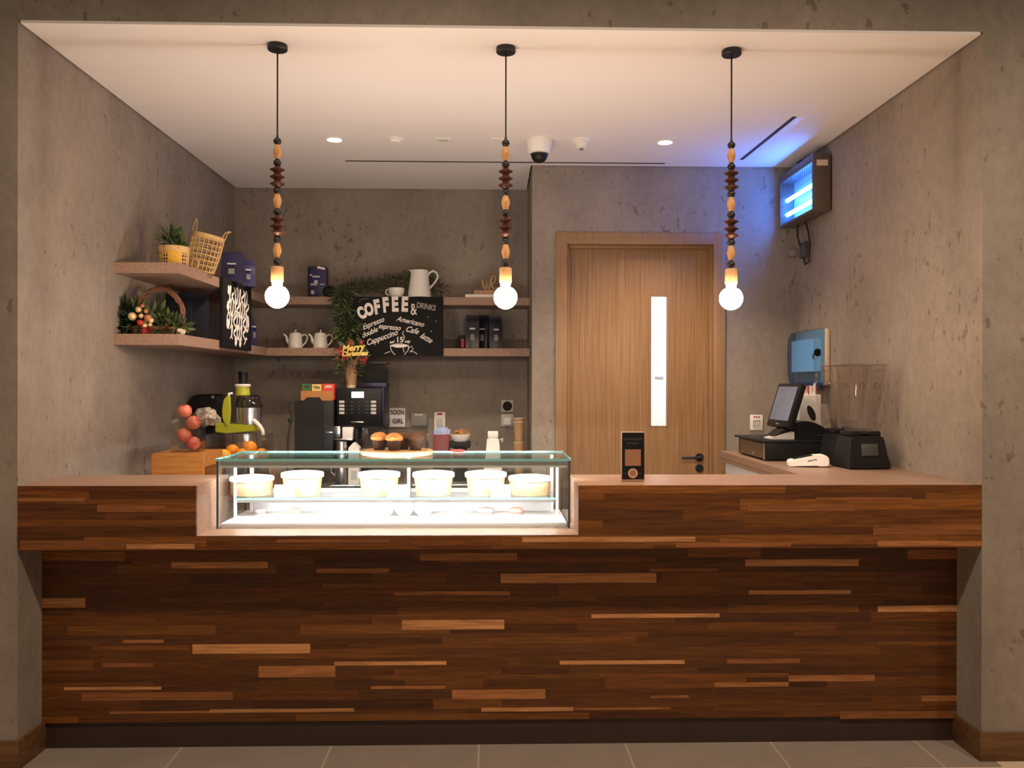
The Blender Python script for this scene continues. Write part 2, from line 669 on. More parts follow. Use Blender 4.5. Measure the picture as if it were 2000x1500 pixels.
b = B().box(XS, XS + .14, YD + .16, YB, 0, ZC + .05)
struct(b.obj('wall_return', 'concrete', smooth=False))
g = .010
b = B().box(XL + g, XR - g, YF + .001, YD - g, ZC, ZC + .012).box(XL + g, XS - g, YD - g, YB - g, ZC, ZC + .012)
struct(b.obj('ceiling', 'ceiling', smooth=False))
b = B().box(XL - .2, XR + .2, YF + .25, YB + .3, ZC + .05, ZC + .12)
struct(b.obj('gap_cap_1', 'gap', smooth=False))  # unseen dark slab above the ceiling, keeps light out of the edge gap
b = B().box(XL - .05, XR + .05, 3.408, YB, -.1, 0)
struct(b.obj('floor', 'tile', smooth=False))
b = B().box(-6, 6, -4, 3.404, -.1, 0).box(-6, XL - .054, 3.404, YF, -.1, 0).box(XR + .054, 6, 3.404, YF, -.1, 0)
struct(b.obj('floor_hall', 'hallfloor', smooth=False))
bh, bt = .118, .012
for side, x0, x1 in (('left', -5, XL), ('right', XR, 5)):
    b = B().box(x0, x1 + (bt if side == 'left' else 0), YF - bt, YF, 0, bh, .002) if side == 'left' else B().box(x0 - bt, x1, YF - bt, YF, 0, bh, .002)
    if side == 'left':
        b.box(XL, XL + bt, YF, YP + .02, 0, bh, .002)
    else:
        b.box(XR - bt, XR, YF, YP + .02, 0, bh, .002)
    struct(b.obj('baseboard_' + side, 'skirt'))

# back room behind the door
b = B()
b.box(XS + .2, XR, 7.25, 7.35, 0, 2.9).box(XS + .14, XS + .2, YD + .9, 7.35, 0, 2.9).box(XR, XR + .1, YD + .2, 7.35, 0, 2.9).box(XS + .14, XR + .1, YD + .17, 7.35, 2.9, 3.0)
struct(b.obj('wall_back_room', 'roomwhite', smooth=False))
b = B().box(XS + .2, XR, YD + .16, 7.25, -.1, 0)
struct(b.obj('floor_back_room', 'roomwhite', smooth=False))
lamp('back_room_light', 'AREA', (1.25, 6.4, 2.8), 44, (1, .97, .95), shape='SQUARE', size=.6)
p0 = atY(1279, 738, 7.24)
p1 = atY(1296, 686, 7.24)
b = B().box(p0.x, p1.x, 7.240, 7.249, p0.z, p1.z)
b.mi = 1
b.box(p0.x, p1.x, 7.238, 7.240, p0.z, p0.z + .012)
b.box(p0.x, p0.x + .02, 7.238, 7.240, p1.z - .1, p1.z - .09)
tag(b.obj('notice_sheet', ['noticepaper', 'lilac'], smooth=False), 'white printed notice on the back room wall, seen through the door glass', 'notice')

# door
door = thing('door_1', 'closed oak veneer door with a tall narrow glass slot', 'door', (1.0, YD, 0))
struct(door)
dx = 1.0
b = B()
fx0, fx1, fz = .429 - dx, 1.569 - dx, 2.574
lx0, lx1, lz = .528 - dx, 1.477 - dx, 2.476
cw = .078
b.box(fx0, fx0 + cw, -.016, .16, 0, fz, .002).box(fx1 - cw, fx1, -.016, .16, 0, fz, .002).box(fx0 + cw, fx1 - cw, -.016, .16, fz - cw, fz, .002)
b.box(fx0 + cw, lx0, .03, .16, 0, fz - cw, .002).box(lx1, fx1 - cw, .03, .16, 0, fz - cw, .002).box(lx0, lx1, .03, .16, lz, fz - cw, .002)
b.obj('door_frame', 'casing', door)
gx0, gx1, gz0, gz1 = 1.083 - dx, 1.205 - dx, 1.270, 2.164
y0, y1 = .085, .13
b = B()
b.box(lx0, gx0, y0, y1, .005, lz).box(gx1, lx1, y0, y1, .005, lz).box(gx0, gx1, y0, y1, .005, gz0).box(gx0, gx1, y0, y1, gz1, lz)
leaf = b.obj('door_leaf', 'door', door, smooth=False)
B().box(gx0, gx1, y0 + .02, y0 + .026, gz0, gz1).obj('glass_pane', 'glassd', leaf, smooth=False)
b = B()
t = .006
b.box(gx0, gx0 + t, y0 - .002, y1, gz0, gz1).box(gx1 - t, gx1, y0 - .002, y1, gz0, gz1).box(gx0, gx1, y0 - .002, y1, gz0, gz0 + t).box(gx0, gx1, y0 - .002, y1, gz1 - t, gz1)
b.obj('glazing_bead', 'door', leaf, smooth=False)
hp = atY(1366, 893, YD + .08)
hx, hz = hp.x - dx, hp.z
b = B()
b.T = Matrix.Translation((hx, y0, hz)) @ Matrix.Rotation(PI / 2, 4, 'X')
b.cyl(.027, 0, .010).cyl(.011, .01, .05)
b.T = Matrix.Translation((hx, y0 - .045, hz))
b.tube([(.004, 0, 0), (-.03, 0, 0), (-.12, 0, 0), (-.128, .004, 0)], .0095, 10)
b.obj('door_handle', 'blackmetal', leaf)
b = B()
b.T = Matrix.Translation((hx, y0, hz - .075)) @ Matrix.Rotation(PI / 2, 4, 'X')
b.cyl(.027, 0, .010)
b.obj('keyhole_cover', 'blackmetal', leaf)


# ------------------------------------------------------------------ bar counter
def planked(name, parent, rects, y, brights, thick=.012, seed=1, dark=1.0):
    """rows of strips with random tones over the given (x0,x1,z0,z1) rectangles"""
    rnd = random.Random(seed)
    b = B()
    tone = []

    def strip(x0, x1, z0, z1, proud, col):
        k0 = len(b.bm.faces)
        b.box(x0, x1, y - proud, y + thick, z0, z1)
        tone.extend([col] * 6)
    pal = [(.135, .045, .008), (.110, .035, .006), (.165, .056, .009), (.090, .028, .006), (.150, .048, .007), (.115, .038, .010), (.185, .066, .011), (.125, .039, .006)]
    for (x0, x1, z0, z1) in rects:
        z = z1
        while z > z0 + 1e-4:
            h = rnd.choice([.019, .021, .026, .032, .040, .044])
            if z - h < z0 + .014:
                h = z - z0
            x = x0
            while x < x1 - 1e-4:
                ln = rnd.uniform(.28, .95)
                if x == x0:
                    ln *= rnd.uniform(.3, 1)
                if x + ln > x1 - .08:
                    ln = x1 - x
                c = rnd.choice(pal)
                k = rnd.uniform(.75, 1.25) * dark
                strip(x, x + ln, z - h, z, rnd.uniform(0, .0009), tuple(min(1, q * k) for q in c))
                x += ln
            z -= h
    for (u0, u1, v0, v1, k) in brights:
        a = atY(u0, v1, y)
        d = atY(u1, v0, y)
        if k == 2:
            c = (.50, .235, .088)
        elif k == 1:
            c = (.34, .135, .042)
        else:
            c = (.235, .085, .024)
        k = rnd.uniform(.9, 1.1)
        strip(max(a.x, rects[0][0]), min(d.x, XR), a.z, d.z, .0018, tuple(q * k for q in c))
    o = b.obj(name, 'plank', parent, smooth=False, recalc=False)
    at = o.data.attributes.new('tone', 'FLOAT_COLOR', 'CORNER')
    for p, c in zip(o.data.polygons, tone):
        for li in p.loop_indices:
            at.data[li].color = c + (1,)
    return o


ZR = .941
RX0, RX1 = -1.197, .360
counter = thing('bar_counter', 'long service counter faced in dark mixed wood strips, between the concrete walls', 'counter', (0, 0, 0))
planked('fascia', counter, [(XL, RX0, ZR, ZT), (RX1, XR, ZR, ZT), (XL, XR, ZL, ZR)], YF,
        [(247, 380, 1062, 1072, 2), (1020, 1358, 1048, 1059, 2), (1714, 1917, 1056, 1067, 1), (36, 165, 973, 980, 1),
         (540, 760, 1053, 1060, 0), (1705, 1917, 1024, 1045, 0), (1320, 1545, 1060, 1069, 0), (40, 245, 1055, 1074, 0),
         (190, 325, 985, 1000, 0), (1460, 1670, 985, 999, 0), (1594, 1780, 971, 977, 0)], seed=3)
planked('base_panel', counter, [(XL, XR, .112, ZL)], YP,
        [(335, 523, 1097, 1110, 2), (618, 760, 1110, 1119, 1), (978, 1282, 1119, 1139, 2), (1455, 1677, 1092, 1106, 2),
         (770, 996, 1154, 1163, 1), (80, 167, 1168, 1187, 2), (785, 985, 1210, 1230, 2), (1155, 1405, 1198, 1207, 2),
         (1462, 1662, 1152, 1161, 2), (1714, 1871, 1182, 1195, 2), (240, 320, 1249, 1256, 1), (376, 606, 1257, 1277, 2),
         (653, 872, 1291, 1300, 2), (505, 655, 1300, 1323, 1), (1093, 1337, 1289, 1298, 2), (1420, 1562, 1286, 1296, 0),
         (1395, 1540, 1332, 1342, 1), (1540, 1708, 1318, 1331, 1), (125, 315, 1341, 1348, 2), (883, 1065, 1346, 1366, 1),
         (725, 870, 1339, 1346, 1), (215, 410, 1388, 1394, 1), (410, 692, 1383, 1392, 2), (940, 1120, 1381, 1390, 2),
         (1122, 1310, 1381, 1387, 1), (1800, 1869, 1358, 1370, 1), (820, 1010, 1080, 1095, 1), (85, 245, 1077, 1096, 0),
         (1772, 1870, 1072, 1092, 0), (1270, 1400, 1110, 1116, 0), (160, 455, 1351, 1369, 0), (1640, 1869, 1388, 1404, 0),
         (1270, 1345, 1358, 1364, 1), (200, 300, 1294, 1303, 0)], seed=11, dark=.82)
b = B().box(XL + .013, XR - .013, YP + .012, YP + .03, 0, .112)
b.obj('kick_board', 'kick', counter, smooth=False)
b = B().box(XL, XR, YP + .03, 3.87, 0, ZL + .01).box(XL, XR, YF + .012, YP + .1, ZL, ZL + .02)
b.box(XL, RX0 - .02, YF + .012, 3.87, ZL + .02, ZT - .042).box(RX1 + .02, XR, YF + .012, 3.87, ZL + .02, ZT - .042).box(RX0 - .02, RX1 + .02, YF + .012, 3.87, ZL + .02, ZR - .02)
b.obj('carcass', 'blackm', counter, smooth=False)
b = B()
b.box(XL, RX0, YF + .004, 3.885, ZT - .04, ZT - .0005, .0015).box(RX1, 1.43, YF + .004, 3.885, ZT - .04, ZT - .0005, .0015)
b.box(1.43, XR, YF + .004, 5.255, ZT - .04, ZT - .0005, .0015)
b.box(1.432, 1.452, 3.885, 5.254, ZT - .062, ZT - .04)
b.box(RX0 - .02, RX0 - .0005, YF + .004, 3.885, ZR - .02, ZT - .04).box(RX1 + .0005, RX1 + .02, YF + .004, 3.885, ZR - .02, ZT - .04)
b.box(RX0 - .02, RX1 + .02, YF + .001, 4.09, ZR - .02, ZR)
tag(b.obj('worktop', 'top', smooth=False), 'pale oak L-shaped worktop on the service counter, notched for the display case', 'worktop')
cab = thing('return_cabinet', 'white cabinet under the till end of the worktop', 'cabinet', (1.75, 4.55, 0))
B().box(-.30, .286, -.65, .64, .09, ZT - .0625, .002).obj('body', 'white', cab)
B().box(-.27, .28, -.66, .62, 0, .09).obj('plinth', 'blackm', cab, smooth=False)

# back counter (behind, low) along the left wall and the back wall
bc = thing('back_counter', 'low dark work counter along the concrete back wall', 'counter', (0, 0, 0))
b = B().box(XL + .004, -1.22, 3.95, 5.70, 0, .86).box(XL + .004, XS - .01, 5.70, YB - .004, 0, .86)
b.obj('body', 'backpanel', bc, smooth=False)
b = B().box(XL + .004, -1.20, 3.93, 5.68, .86, .90, .003).box(XL + .004, XS - .004, 5.68, YB - .004, .86, .90, .003)
b.obj('counter_top', 'backtop', bc)

# ------------------------------------------------------------------ pendants
PY = 3.657


def make_pendant(px, label):
    t = thing('pendant_lamp', label, 'lamp', (px, PY, ZC), 0, None)
    Z = lambda v: az(v, PY, 542) - ZC
    b = B()
    b.lathe([(0, 0), (.041, 0), (.0425, -.004), (.0425, -.020), (.039, -.024), (0, -.024)], seg=28)
    b.obj('canopy', 'blackmetal', t)
    B().tube([(0, 0, -.02), (0, 0, Z(266))], .0036, 8).obj('cord', 'rubber', t)
    b = B().lathe([(0, Z(270)), (.0065, Z(270)), (.005, Z(264)), (0, Z(264))], seg=12)
    b.obj('cord_cap', 'beadblack', t)
    for v in (276, 318, 372.5, 413.5, 468.5, 511.5):
        B().ball(.0172, (0, 0, Z(v)), 18, .92).obj('black_bead', 'beadblack', t)
    for v in (297, 393, 489):
        h = .0305
        pr = [(0, -h), (.0105, -h), (.0130, -h * .72), (.0175, -h * .28), (.0185, 0), (.0175, h * .28), (.0130, h * .72), (.0105, h), (0, h)]
        B().lathe(pr, (0, 0, Z(v)), 10).obj('barrel_bead', 'beadlight', t, ang=24)
    for v in (331.5, 345.5, 359.0, 427.5, 441.5, 455.0):
        pr = [(0, -.0155), (.012, -.0155), (.019, -.008), (.031, -.0015), (.031, .0015), (.019, .008), (.012, .0155), (0, .0155)]
        B().lathe(pr, (0, 0, Z(v)), 22).obj('disc_bead', 'beaddark', t)
    b = B().lathe([(0, Z(521)), (.0255, Z(521)), (.0268, Z(522.5)), (.0268, Z(549)), (.0255, Z(550.5)), (0, Z(550.5))], seg=28)
    b.obj('socket', 'socket', t)
    B().lathe([(0, Z(550.5)), (.0225, Z(550.5)), (.0225, Z(556)), (0, Z(556))], seg=24).obj('collar', 'wpaint', t)
    r = .0505
    zc = Z(579)
    pr = [(0, -r)] + [(r * math.sin(a), -r * math.cos(a)) for a in [PI * k / 18 for k in range(1, 15)]] + [(.020, Z(559) - zc), (.017, Z(556) - zc), (0, Z(556) - zc)]
    B().lathe(pr, (0, 0, zc), 28).obj('bulb', 'bulb', t)
    return t


pend = make_pendant(-.920, 'beaded pendant lamp hanging over the left end of the display case')
pend2 = dup(pend, (.062, PY, ZC), 'beaded pendant lamp hanging over the right end of the display case')
pend3 = dup(pend, (1.045, PY, ZC), 'beaded pendant lamp hanging in front of the door frame and blue-lit wall')
for p_ in (pend, pend2, pend3):
    p_['group'] = 'beaded pendant lamps'


# ------------------------------------------------------------------ ceiling things
def downlight(x, y, label):
    t = thing('ceiling_downlight', label, 'ceiling light', (x, y, ZC), 0, 'recessed ceiling downlights')
    b = B().lathe([(.043, 0), (.052, 0), (.052, -.004), (.043, -.006), (.043, 0)], seg=32)
    b.obj('trim_ring', 'wpaint', t)
    B().cyl(.043, -.0035, -.0005, seg=32).obj('lens', 'spot', t)
    lamp('downlight_beam', 'SPOT', (0, 0, -.02), 105, (1, .79, .58), parent=t, spot_size=math.radians(105), spot_blend=.8, shadow_soft_size=.04)
    return t


downlight(-.936, 5.063, 'lit round recessed ceiling light nearer the shelf corner')
downlight(1.044, 5.056, 'lit round recessed ceiling light in front of the door')
t = thing('ceiling_sensor', 'small round white sensor on the ceiling beside the lit downlight', 'sensor', (-.572, 5.042, ZC))
B().lathe([(0, 0), (.048, 0), (.048, -.006), (.034, -.012), (.030, -.024), (0, -.026)], seg=28).obj('body', 'wpaint', t)
t = thing('ceiling_plate', 'small flat rectangular white plate on the ceiling', 'plate', (-.286, 5.044, ZC))
B().box(-.045, .045, -.03, .03, -.006, 0, .002).obj('cover', 'wpaint', t)
B().box(-.028, .028, -.018, .018, -.0075, -.006).obj('inset', 'lgrey', t)
t = thing('ceiling_blank_plate', 'small white plate on the ceiling behind the middle pendant cord', 'plate', (.05, 5.032, ZC))
B().box(-.05, .05, -.03, .03, -.005, 0, .002).obj('cover', 'wpaint', t)
t = thing('security_camera', 'white dome security camera with black globe on the ceiling', 'camera', (.286, 5.04, ZC))
B().lathe([(0, 0), (.082, 0), (.082, -.012), (.079, -.014), (.076, -.05), (.066, -.078), (.052, -.085), (0, -.085)], seg=36).obj('housing', 'wpaint', t)
B().lathe([(.050, -.084), (.049, -.100), (.040, -.120), (.024, -.134), (0, -.139)], seg=32).obj('dome', 'black', t)
B().lathe([(.0525, -.080), (.0545, -.086), (.0505, -.090)], seg=32).obj('dome_ring', 'dgrey', t)
t = thing('smoke_detector', 'white stepped smoke detector on the ceiling beside the dome camera', 'smoke detector', (.537, 5.03, ZC))
B().lathe([(0, 0), (.058, 0), (.058, -.012), (.046, -.014), (.046, -.026), (.036, -.030), (.033, -.044), (.020, -.052), (0, -.052)], seg=32).obj('body', 'wpaint', t)
B().cyl(.014, -.060, -.052, seg=16).obj('test_button', 'grey', t)
t = thing('linear_air_slot', 'long thin dark air slot across the ceiling above the back wall', 'air vent', (.095, 5.555, ZC))
B().box(-1.05, 1.05, -.012, .012, -.0008, .001).obj('slot', 'gap', t, smooth=False)
t = thing('linear_air_diffuser', 'slanted linear air diffuser with a white strip, in the ceiling by the insect trap', 'air vent', (1.64, 5.0, ZC), math.atan2(-.887, .029))
B().box(-.444, .444, -.018, .006, -.0008, .001).obj('slot', 'gap', t, smooth=False)
B().box(-.444, .444, .006, .05, -.003, .001).obj('flange', 'wpaint', t, smooth=False)

# ------------------------------------------------------------------ insect trap on the right wall
t = thing('insect_trap', 'glowing blue ultraviolet insect trap mounted high on the wall beside the door', 'insect trap', (XR, 5.30, 2.60))
x0, x1, y0, y1, hh = -.120, -.012, -.295, .295, .345
b = B()
b.box(x0, x1, y0, y0 + .016, 0, hh, .003).box(x0, x1, y1 - .016, y1, 0, hh, .003)
b.box(x0, x1, y0 + .016, y1 - .016, 0, .016, .003).box(x0, x1, y0 + .016, y1 - .016, hh - .05, hh, .003)
b.box(x1 - .006, x1, y0 + .016, y1 - .016, .016, hh - .05)
hs = b.obj('housing', 'trapbody', t)
B().box(x1 - .012, x1 - .006, y0 + .016, y1 - .016, .016, hh - .05).obj('reflector', 'uvback', t, smooth=False)
for zz in (.085, .180):
    b = B()
    b.tube([(x0 + .045, y0 + .03, zz), (x0 + .045, y1 - .03, zz)], .0135, 12)
    b.obj('tube', 'uv', t)
b = B()
for i in range(15):
    y = y0 + .03 + i * (y1 - y0 - .06) / 14
    b.tube([(x0 + .004, y, .016), (x0 + .004, y, hh - .05)], .0011, 5)
for zz in (.06, .13, .2, .27):
    b.tube([(x0 + .003, y0 + .016, zz), (x0 + .003, y1 - .016, zz)], .0011, 5)
b.obj('wire_guard', 'dgrey', t)
B().box(-.098, -.030, y0 - .0015, y0, .27, .305).obj('rating_label', 'papercream', t, smooth=False)
B().box(-.10, .0, -.04, .04, hh, hh + .03, .004).obj('mounting_bracket', 'blackm', t)
t = thing('trap_power_socket', 'dark wall socket with looped cable below the insect trap', 'socket', (XR, 5.42, 2.43))
B().box(-.035, 0, -.045, .045, -.05, .05, .006).obj('socket_box', 'dgrey', t)
B().tube([(-.045, .0, .03), (-.055, .02, .10), (-.05, .03, .168)], .006, 8).obj('cable', 'rubber', t)
b = B().tube([(-.028, -.02, -.05), (-.03, -.05, -.10), (-.03, -.12, -.09), (-.028, -.13, .02), (-.028, -.10, .10), (-.03, -.06, .168)], .006, 8)
b.obj('cable', 'rubber', t)
t = thing('wall_conduit_clip', 'small grey cable clip low on the wall, past the trap socket', 'clip', (XR, 5.60, 2.44))
B().box(-.05, 0, -.03, .03, -.025, .025, .008).obj('body', 'grey', t)

# ------------------------------------------------------------------ wall shelves (L-shaped)
SX, SY0, SYB = -1.584, 4.33, 6.02
poly = [(XL, SY0), (SX, SY0), (SX, SYB), (XS, SYB), (XS, YB), (XL, YB)]
U1, U0, L1, L0 = 2.176, 2.121, 1.813, 1.757
for nm, lb, z0, z1 in (('upper', 'upper L-shaped oak shelf around the concrete corner', U0, U1), ('lower', 'lower L-shaped oak shelf around the concrete corner, under the teapots', L0, L1)):
    tag(B().prism(poly, z0, z1, 'z').obj('wall_shelf', 'shelf', smooth=False), lb, 'shelf', 'oak corner shelves')

# ------------------------------------------------------------------ display case
CX0, CX1, CY0, CY1, CZ1 = -1.172, .342, 3.637, 4.05, 1.241
ccx = (CX0 + CX1) / 2
case = thing('display_case', 'brightly lit glass countertop display case set into the counter notch', 'display case', (ccx, 3.84, ZR))
hw = (CX1 - CX0) / 2
fy, by, ht = CY0 - 3.84, CY1 - 3.84, CZ1 - ZR


def pane(name, x0, x1, y0, y1, z0, z1, thin, parent, edge='edge'):
    """a sheet of glass: clear faces across its thin axis, green edges round it"""
    b = B().box(x0, x1, y0, y1, z0, z1)
    b.bm.normal_update()
    k = 'xyz'.index(thin)
    for f in b.bm.faces:
        f.material_index = 0 if abs(f.normal[k]) > .9 else 1
    return b.obj(name, ['glass', edge], parent, smooth=False)


b = B().box(-hw + .012, hw - .012, fy + .03, by, .0005, .020, .002)
b.obj('deck', 'white', case)
pane('front_glass', -hw + .008, hw - .008, fy, fy + .008, .001, ht - .010, 'y', case, 'edgedark')
pane('side_glass', -hw, -hw + .008, fy, by, .001, ht - .010, 'x', case, 'edgedark')
pane('side_glass', hw - .008, hw, fy, by, .001, ht - .010, 'x', case, 'edgedark')
pane('top_glass', -hw - .004, hw + .004, fy - .006, by + .004, ht - .010, ht, 'z', case)
b = B().box(-hw + .012, hw - .012, fy + .0095, fy + .0125, ht - .040, ht - .011).box(-hw + .012, hw - .012, fy + .0125, fy + .016, ht - .040, ht - .034)
b.obj('light_rail', 'lgrey', case, smooth=False)
B().box(-hw + .02, hw - .02, fy + .0165, fy + .028, ht - .032, ht - .012).obj('led_strip', 'led', case, smooth=False)
szz = 1.060 - ZR
B().box(-hw + .06, hw - .06, -.116, -.090, szz - .0125, szz - .0073).box(-hw + .06, hw - .06, -.116, -.1135, szz - .019, szz - .0125).obj('shelf_rail', 'grey', case, smooth=False)
B().box(-hw + .06, hw - .06, -.112, -.094, szz - .017, szz - .0126).obj('led_strip', 'ledextra', case, smooth=False)  # extra strip added below the shelf to whiten the case floor and ledge
pane('inner_shelf', -hw + .045, hw - .045, -.105, .15, szz - .007, szz, 'z', case)
for sx in (-hw + .055, .03, hw - .055):
    B().box(sx - .007, sx + .007, .13, .145, .02, ht - .012).obj('rear_post', 'white', case, smooth=False)
for sx in (-hw + .040, hw - .046):
    b = B().box(sx - .005, sx + .005, -.075, -.06, .02, ht - .012)
    b.obj('shelf_post', 'white', case, smooth=False)
for sx in (-hw + .075, hw - .08):
    B().box(sx - .005, sx + .005, -.09, .14, szz - .020, szz - .0072).obj('shelf_bracket', 'chrome', case)
b = B().box(-hw + .06, hw - .06, .155, .170, .02, .128)
b.box(-hw + .06, hw - .06, .146, .155, .110, .128).box(-hw + .06, hw - .06, .150, .155, .066, .074)
b.obj('rear_vent_panel', 'white', case, smooth=False)
pane('rear_sliding_glass', -hw + .02, .05, .185, .190, .13, ht - .012, 'y', case, 'edgedark')
pane('rear_sliding_glass', 0, hw - .02, .195, .200, .13, ht - .012, 'y', case, 'edgedark')

SHZ = ZR + szz


def make_bowl(x, lb, tall):
    t = thing('paper_bowl', lb, 'food bowl', (x, 3.855, SHZ), 0, 'lidded kraft bowls in the display case')
    if tall:
        b = B().lathe([(0, .001), (.078, .001), (.079, .006), (.089, .088), (.089, .09), (0, .09)], seg=40)
        b.obj('bowl', 'kraftpale', t)
        b = B().lathe([(.0895, .078), (.0945, .080), (.0955, .094), (.094, .099), (.088, .101), (.060, .105), (0, .106)], seg=40)
    else:
        b = B().lathe([(0, .001), (.088, .001), (.090, .005), (.0945, .068), (0, .07)], seg=40)
        b.obj('bowl', 'kraftpale', t)
        b = B().lathe([(.0945, .062), (.0985, .064), (.0995, .076), (.097, .081), (.065, .086), (0, .088)], seg=40)
    b.obj('lid', 'lid', t)
    return t


YW = 3.855
b1 = make_bowl(ax(492, YW), 'squat lidded kraft bowl at the end of the case below the fruit', False)
b2 = make_bowl(ax(591, YW), 'tall lidded kraft bowl behind the price card at the fruit end of the case', True)
dup(b2, (ax(741, YW), YW, SHZ), 'tall lidded kraft bowl behind the middle price card')
dup(b2, (ax(847, YW), YW, SHZ), 'tall lidded kraft bowl with no price card in front, in mid shelf')
dup(b2, (ax(949, YW), YW, SHZ), 'tall lidded kraft bowl partly behind the price card at the door end of the case')
dup(b1, (ax(1035, YW), YW, SHZ), 'squat lidded kraft bowl at the end of the case nearer the door')
for u, lb in ((556, 'white price card before the second bowl, nearest the fruit'), (776, 'white price card in the middle of the case shelf'), (978, 'white price card near the door end of the case shelf')):
    c = thing('price_card', lb, 'price card', (ax(u, 3.75), 3.752, SHZ), 0, 'price cards on the glass shelf')
    b = B()
    b.prism([(-.010, .0), (-.008, .0), (.001, .056), (-.001, .056)], -.044, .044, 'x').prism([(.010, .0), (.008, .0), (-.001, .056), (.001, .056)], -.044, .044, 'x')
    b.obj('card', 'paper', c, smooth=False)
    b = B()
    tl = Matrix.Rotation(math.atan2(9, 56), 4, 'X')
    b.T = Matrix.Translation((0, -.0108, 0)) @ Matrix.Rotation(-math.atan2(9, 56), 4, 'X')
    for z_, w_ in ((.036, .024), (.031, .017), (.024, .008)):
        b.box(-w_, w_, -.0004, .0004, z_, z_ + .002)
    for z_ in (.008, .050):
        b.box(-.036, .036, -.0004, .0004, z_, z_ + .0008)
    for x_ in (-.036, .0352):
        b.box(x_, x_ + .0008, -.0004, .0004, .008, .0508)
    b.obj('print', 'ink', c, smooth=False)

DKZ = ZR + .020
mer = None
for u, lb in ((752, 'white domed meringue first of three under the glass shelf, at the fruit end'), (790, 'white domed meringue in the middle of three under the glass shelf'), (828, 'white domed meringue last of three under the glass shelf, at the door end')):
    if mer is None:
        mer = thing('meringue', lb, 'pastry', (ax(u, 3.86), 3.86, DKZ), 0, 'meringues on the case floor')
        b = B().lathe([(0, .004), (.030, .004), (.041, .02), (.042, .04), (.034, .062), (.018, .076), (0, .082)], seg=24)
        b.crumple(.004, 40)
        b.obj('body', 'meringue', mer)
        B().lathe([(0, 0), (.024, 0), (.034, .012), (.030, .012), (.022, .004)], seg=24).obj('paper_cup', 'papercream', mer)
    else:
        dup(mer, (ax(u, 3.86), 3.86, DKZ), lb)
for u, mt, lb, r in ((508, 'greypastry', 'small grey dish on the case floor, under the first squat bowl', .030), (578, 'pink', 'small pink pastry on the case floor, under the second bowl', .026),
                     (648, 'greypastry', 'small grey pastry on the case floor between the pink one and the meringues', .024), (950, 'greypastry', 'flat grey pastry on the case floor, towards the door', .040), (1008, 'pink', 'flat pink pastry on the case floor, nearest the door end', .036)):
    t = thing('small_pastry', lb, 'pastry', (ax(u, 3.90), 3.90, DKZ))
    B().lathe([(0, .006), (r * .85, .006), (r, .014), (r * .9, .026), (r * .4, .032), (0, .032)], seg=20).obj('body', mt, t)
    B().lathe([(0, 0), (r * .9, 0), (r * 1.1, .008), (r, .008), (r * .8, .003)], seg=20).obj('paper_base', 'paper', t)

# on top of the case
CT = CZ1
t = thing('serving_board', 'round wooden board with muffins on top of the display case', 'serving board', (ax(776, 3.87), 3.86, CT))
B().lathe([(0, 0), (.158, 0), (.164, .004), (.164, .016), (.160, .020), (0, .020)], seg=56).obj('board', 'boardwood', t)
t = thing('acrylic_cover', 'clear acrylic cover over the muffins on the round board', 'cover', (ax(774, 3.87), 3.86, CT + .0205))
b = B()
hx_, hy_, hz_ = .142, .085, .098
b.box(-hx_, hx_, -hy_, -hy_ + .003, 0, hz_).box(-hx_, hx_, hy_ - .003, hy_, 0, hz_).box(-hx_, -hx_ + .003, -hy_ + .003, hy_ - .003, 0, hz_).box(hx_ - .003, hx_, -hy_ + .003, hy_ - .003, 0, hz_).box(-hx_, hx_, -hy_, hy_, hz_, hz_ + .003)
b.obj('cover', 'acrylic', t, smooth=False)


def make_muffin(u, y, lb, dark):
    t = thing('muffin', lb, 'muffin', (ax(u, y), y, CT + .0205), 0, 'muffins on the round board')
    b = B()
    seg = 30
    rr = [.0245, .0335]
    lo = [b._v((rr[0] * (1 + .04 * (-1) ** i) * math.cos(2 * PI * i / seg), rr[0] * (1 + .04 * (-1) ** i) * math.sin(2 * PI * i / seg), .001)) for i in range(seg)]
    hi = [b._v((rr[1] * (1 + .03 * (-1) ** i) * math.cos(2 * PI * i / seg), rr[1] * (1 + .03 * (-1) ** i) * math.sin(2 * PI * i / seg), .050 + .007 * math.cos(4 * 2 * PI * i / seg))) for i in range(seg)]
    for i in range(seg):
        b.bm.faces.new([lo[i], lo[(i + 1) % seg], hi[(i + 1) % seg], hi[i]])
    b.bm.faces.new(lo[::-1])
    b.obj('paper_case', 'mcase', t)
    b = B().lathe([(.031, .044), (.0385, .050), (.0400, .058), (.034, .068), (.020, .077), (0, .080)], seg=24)
    b.crumple(.0035, 60, u)
    b.obj('crown', 'muffindark' if dark else 'muffin', t)
    return t


make_muffin(741, 3.865, 'golden muffin at the machine end of the round board', False)
make_muffin(770, 3.815, 'golden muffin standing in front of the others on the round board', False)
make_muffin(787, 3.900, 'dark chocolate muffin behind, between the golden one and the last one', True)
make_muffin(812, 3.850, 'dark chocolate muffin at the end of the round board away from the machine', True)
t = thing('sweet_wrapper', 'crumpled red and white wrapped sweets on the case top, under the sugar bowl', 'sweets', (ax(900, 3.98), 3.98, CT))
b = B()
for k in range(7):
    b.T = Matrix.Translation((random.uniform(-.032, .032), random.uniform(-.02, .02), .007)) @ Matrix.Rotation(random.uniform(0, PI), 4, 'Z')
    b.ball(.011, seg=8, sz=.6, sx=1.3)
    b.prism([(.013, -.004), (.024, -.009), (.024, .009)], -.001, .001, 'z').prism([(-.013, .004), (-.024, .009), (-.024, -.009)], -.001, .001, 'z')
o = b.obj('sweets', 'rednap', t)

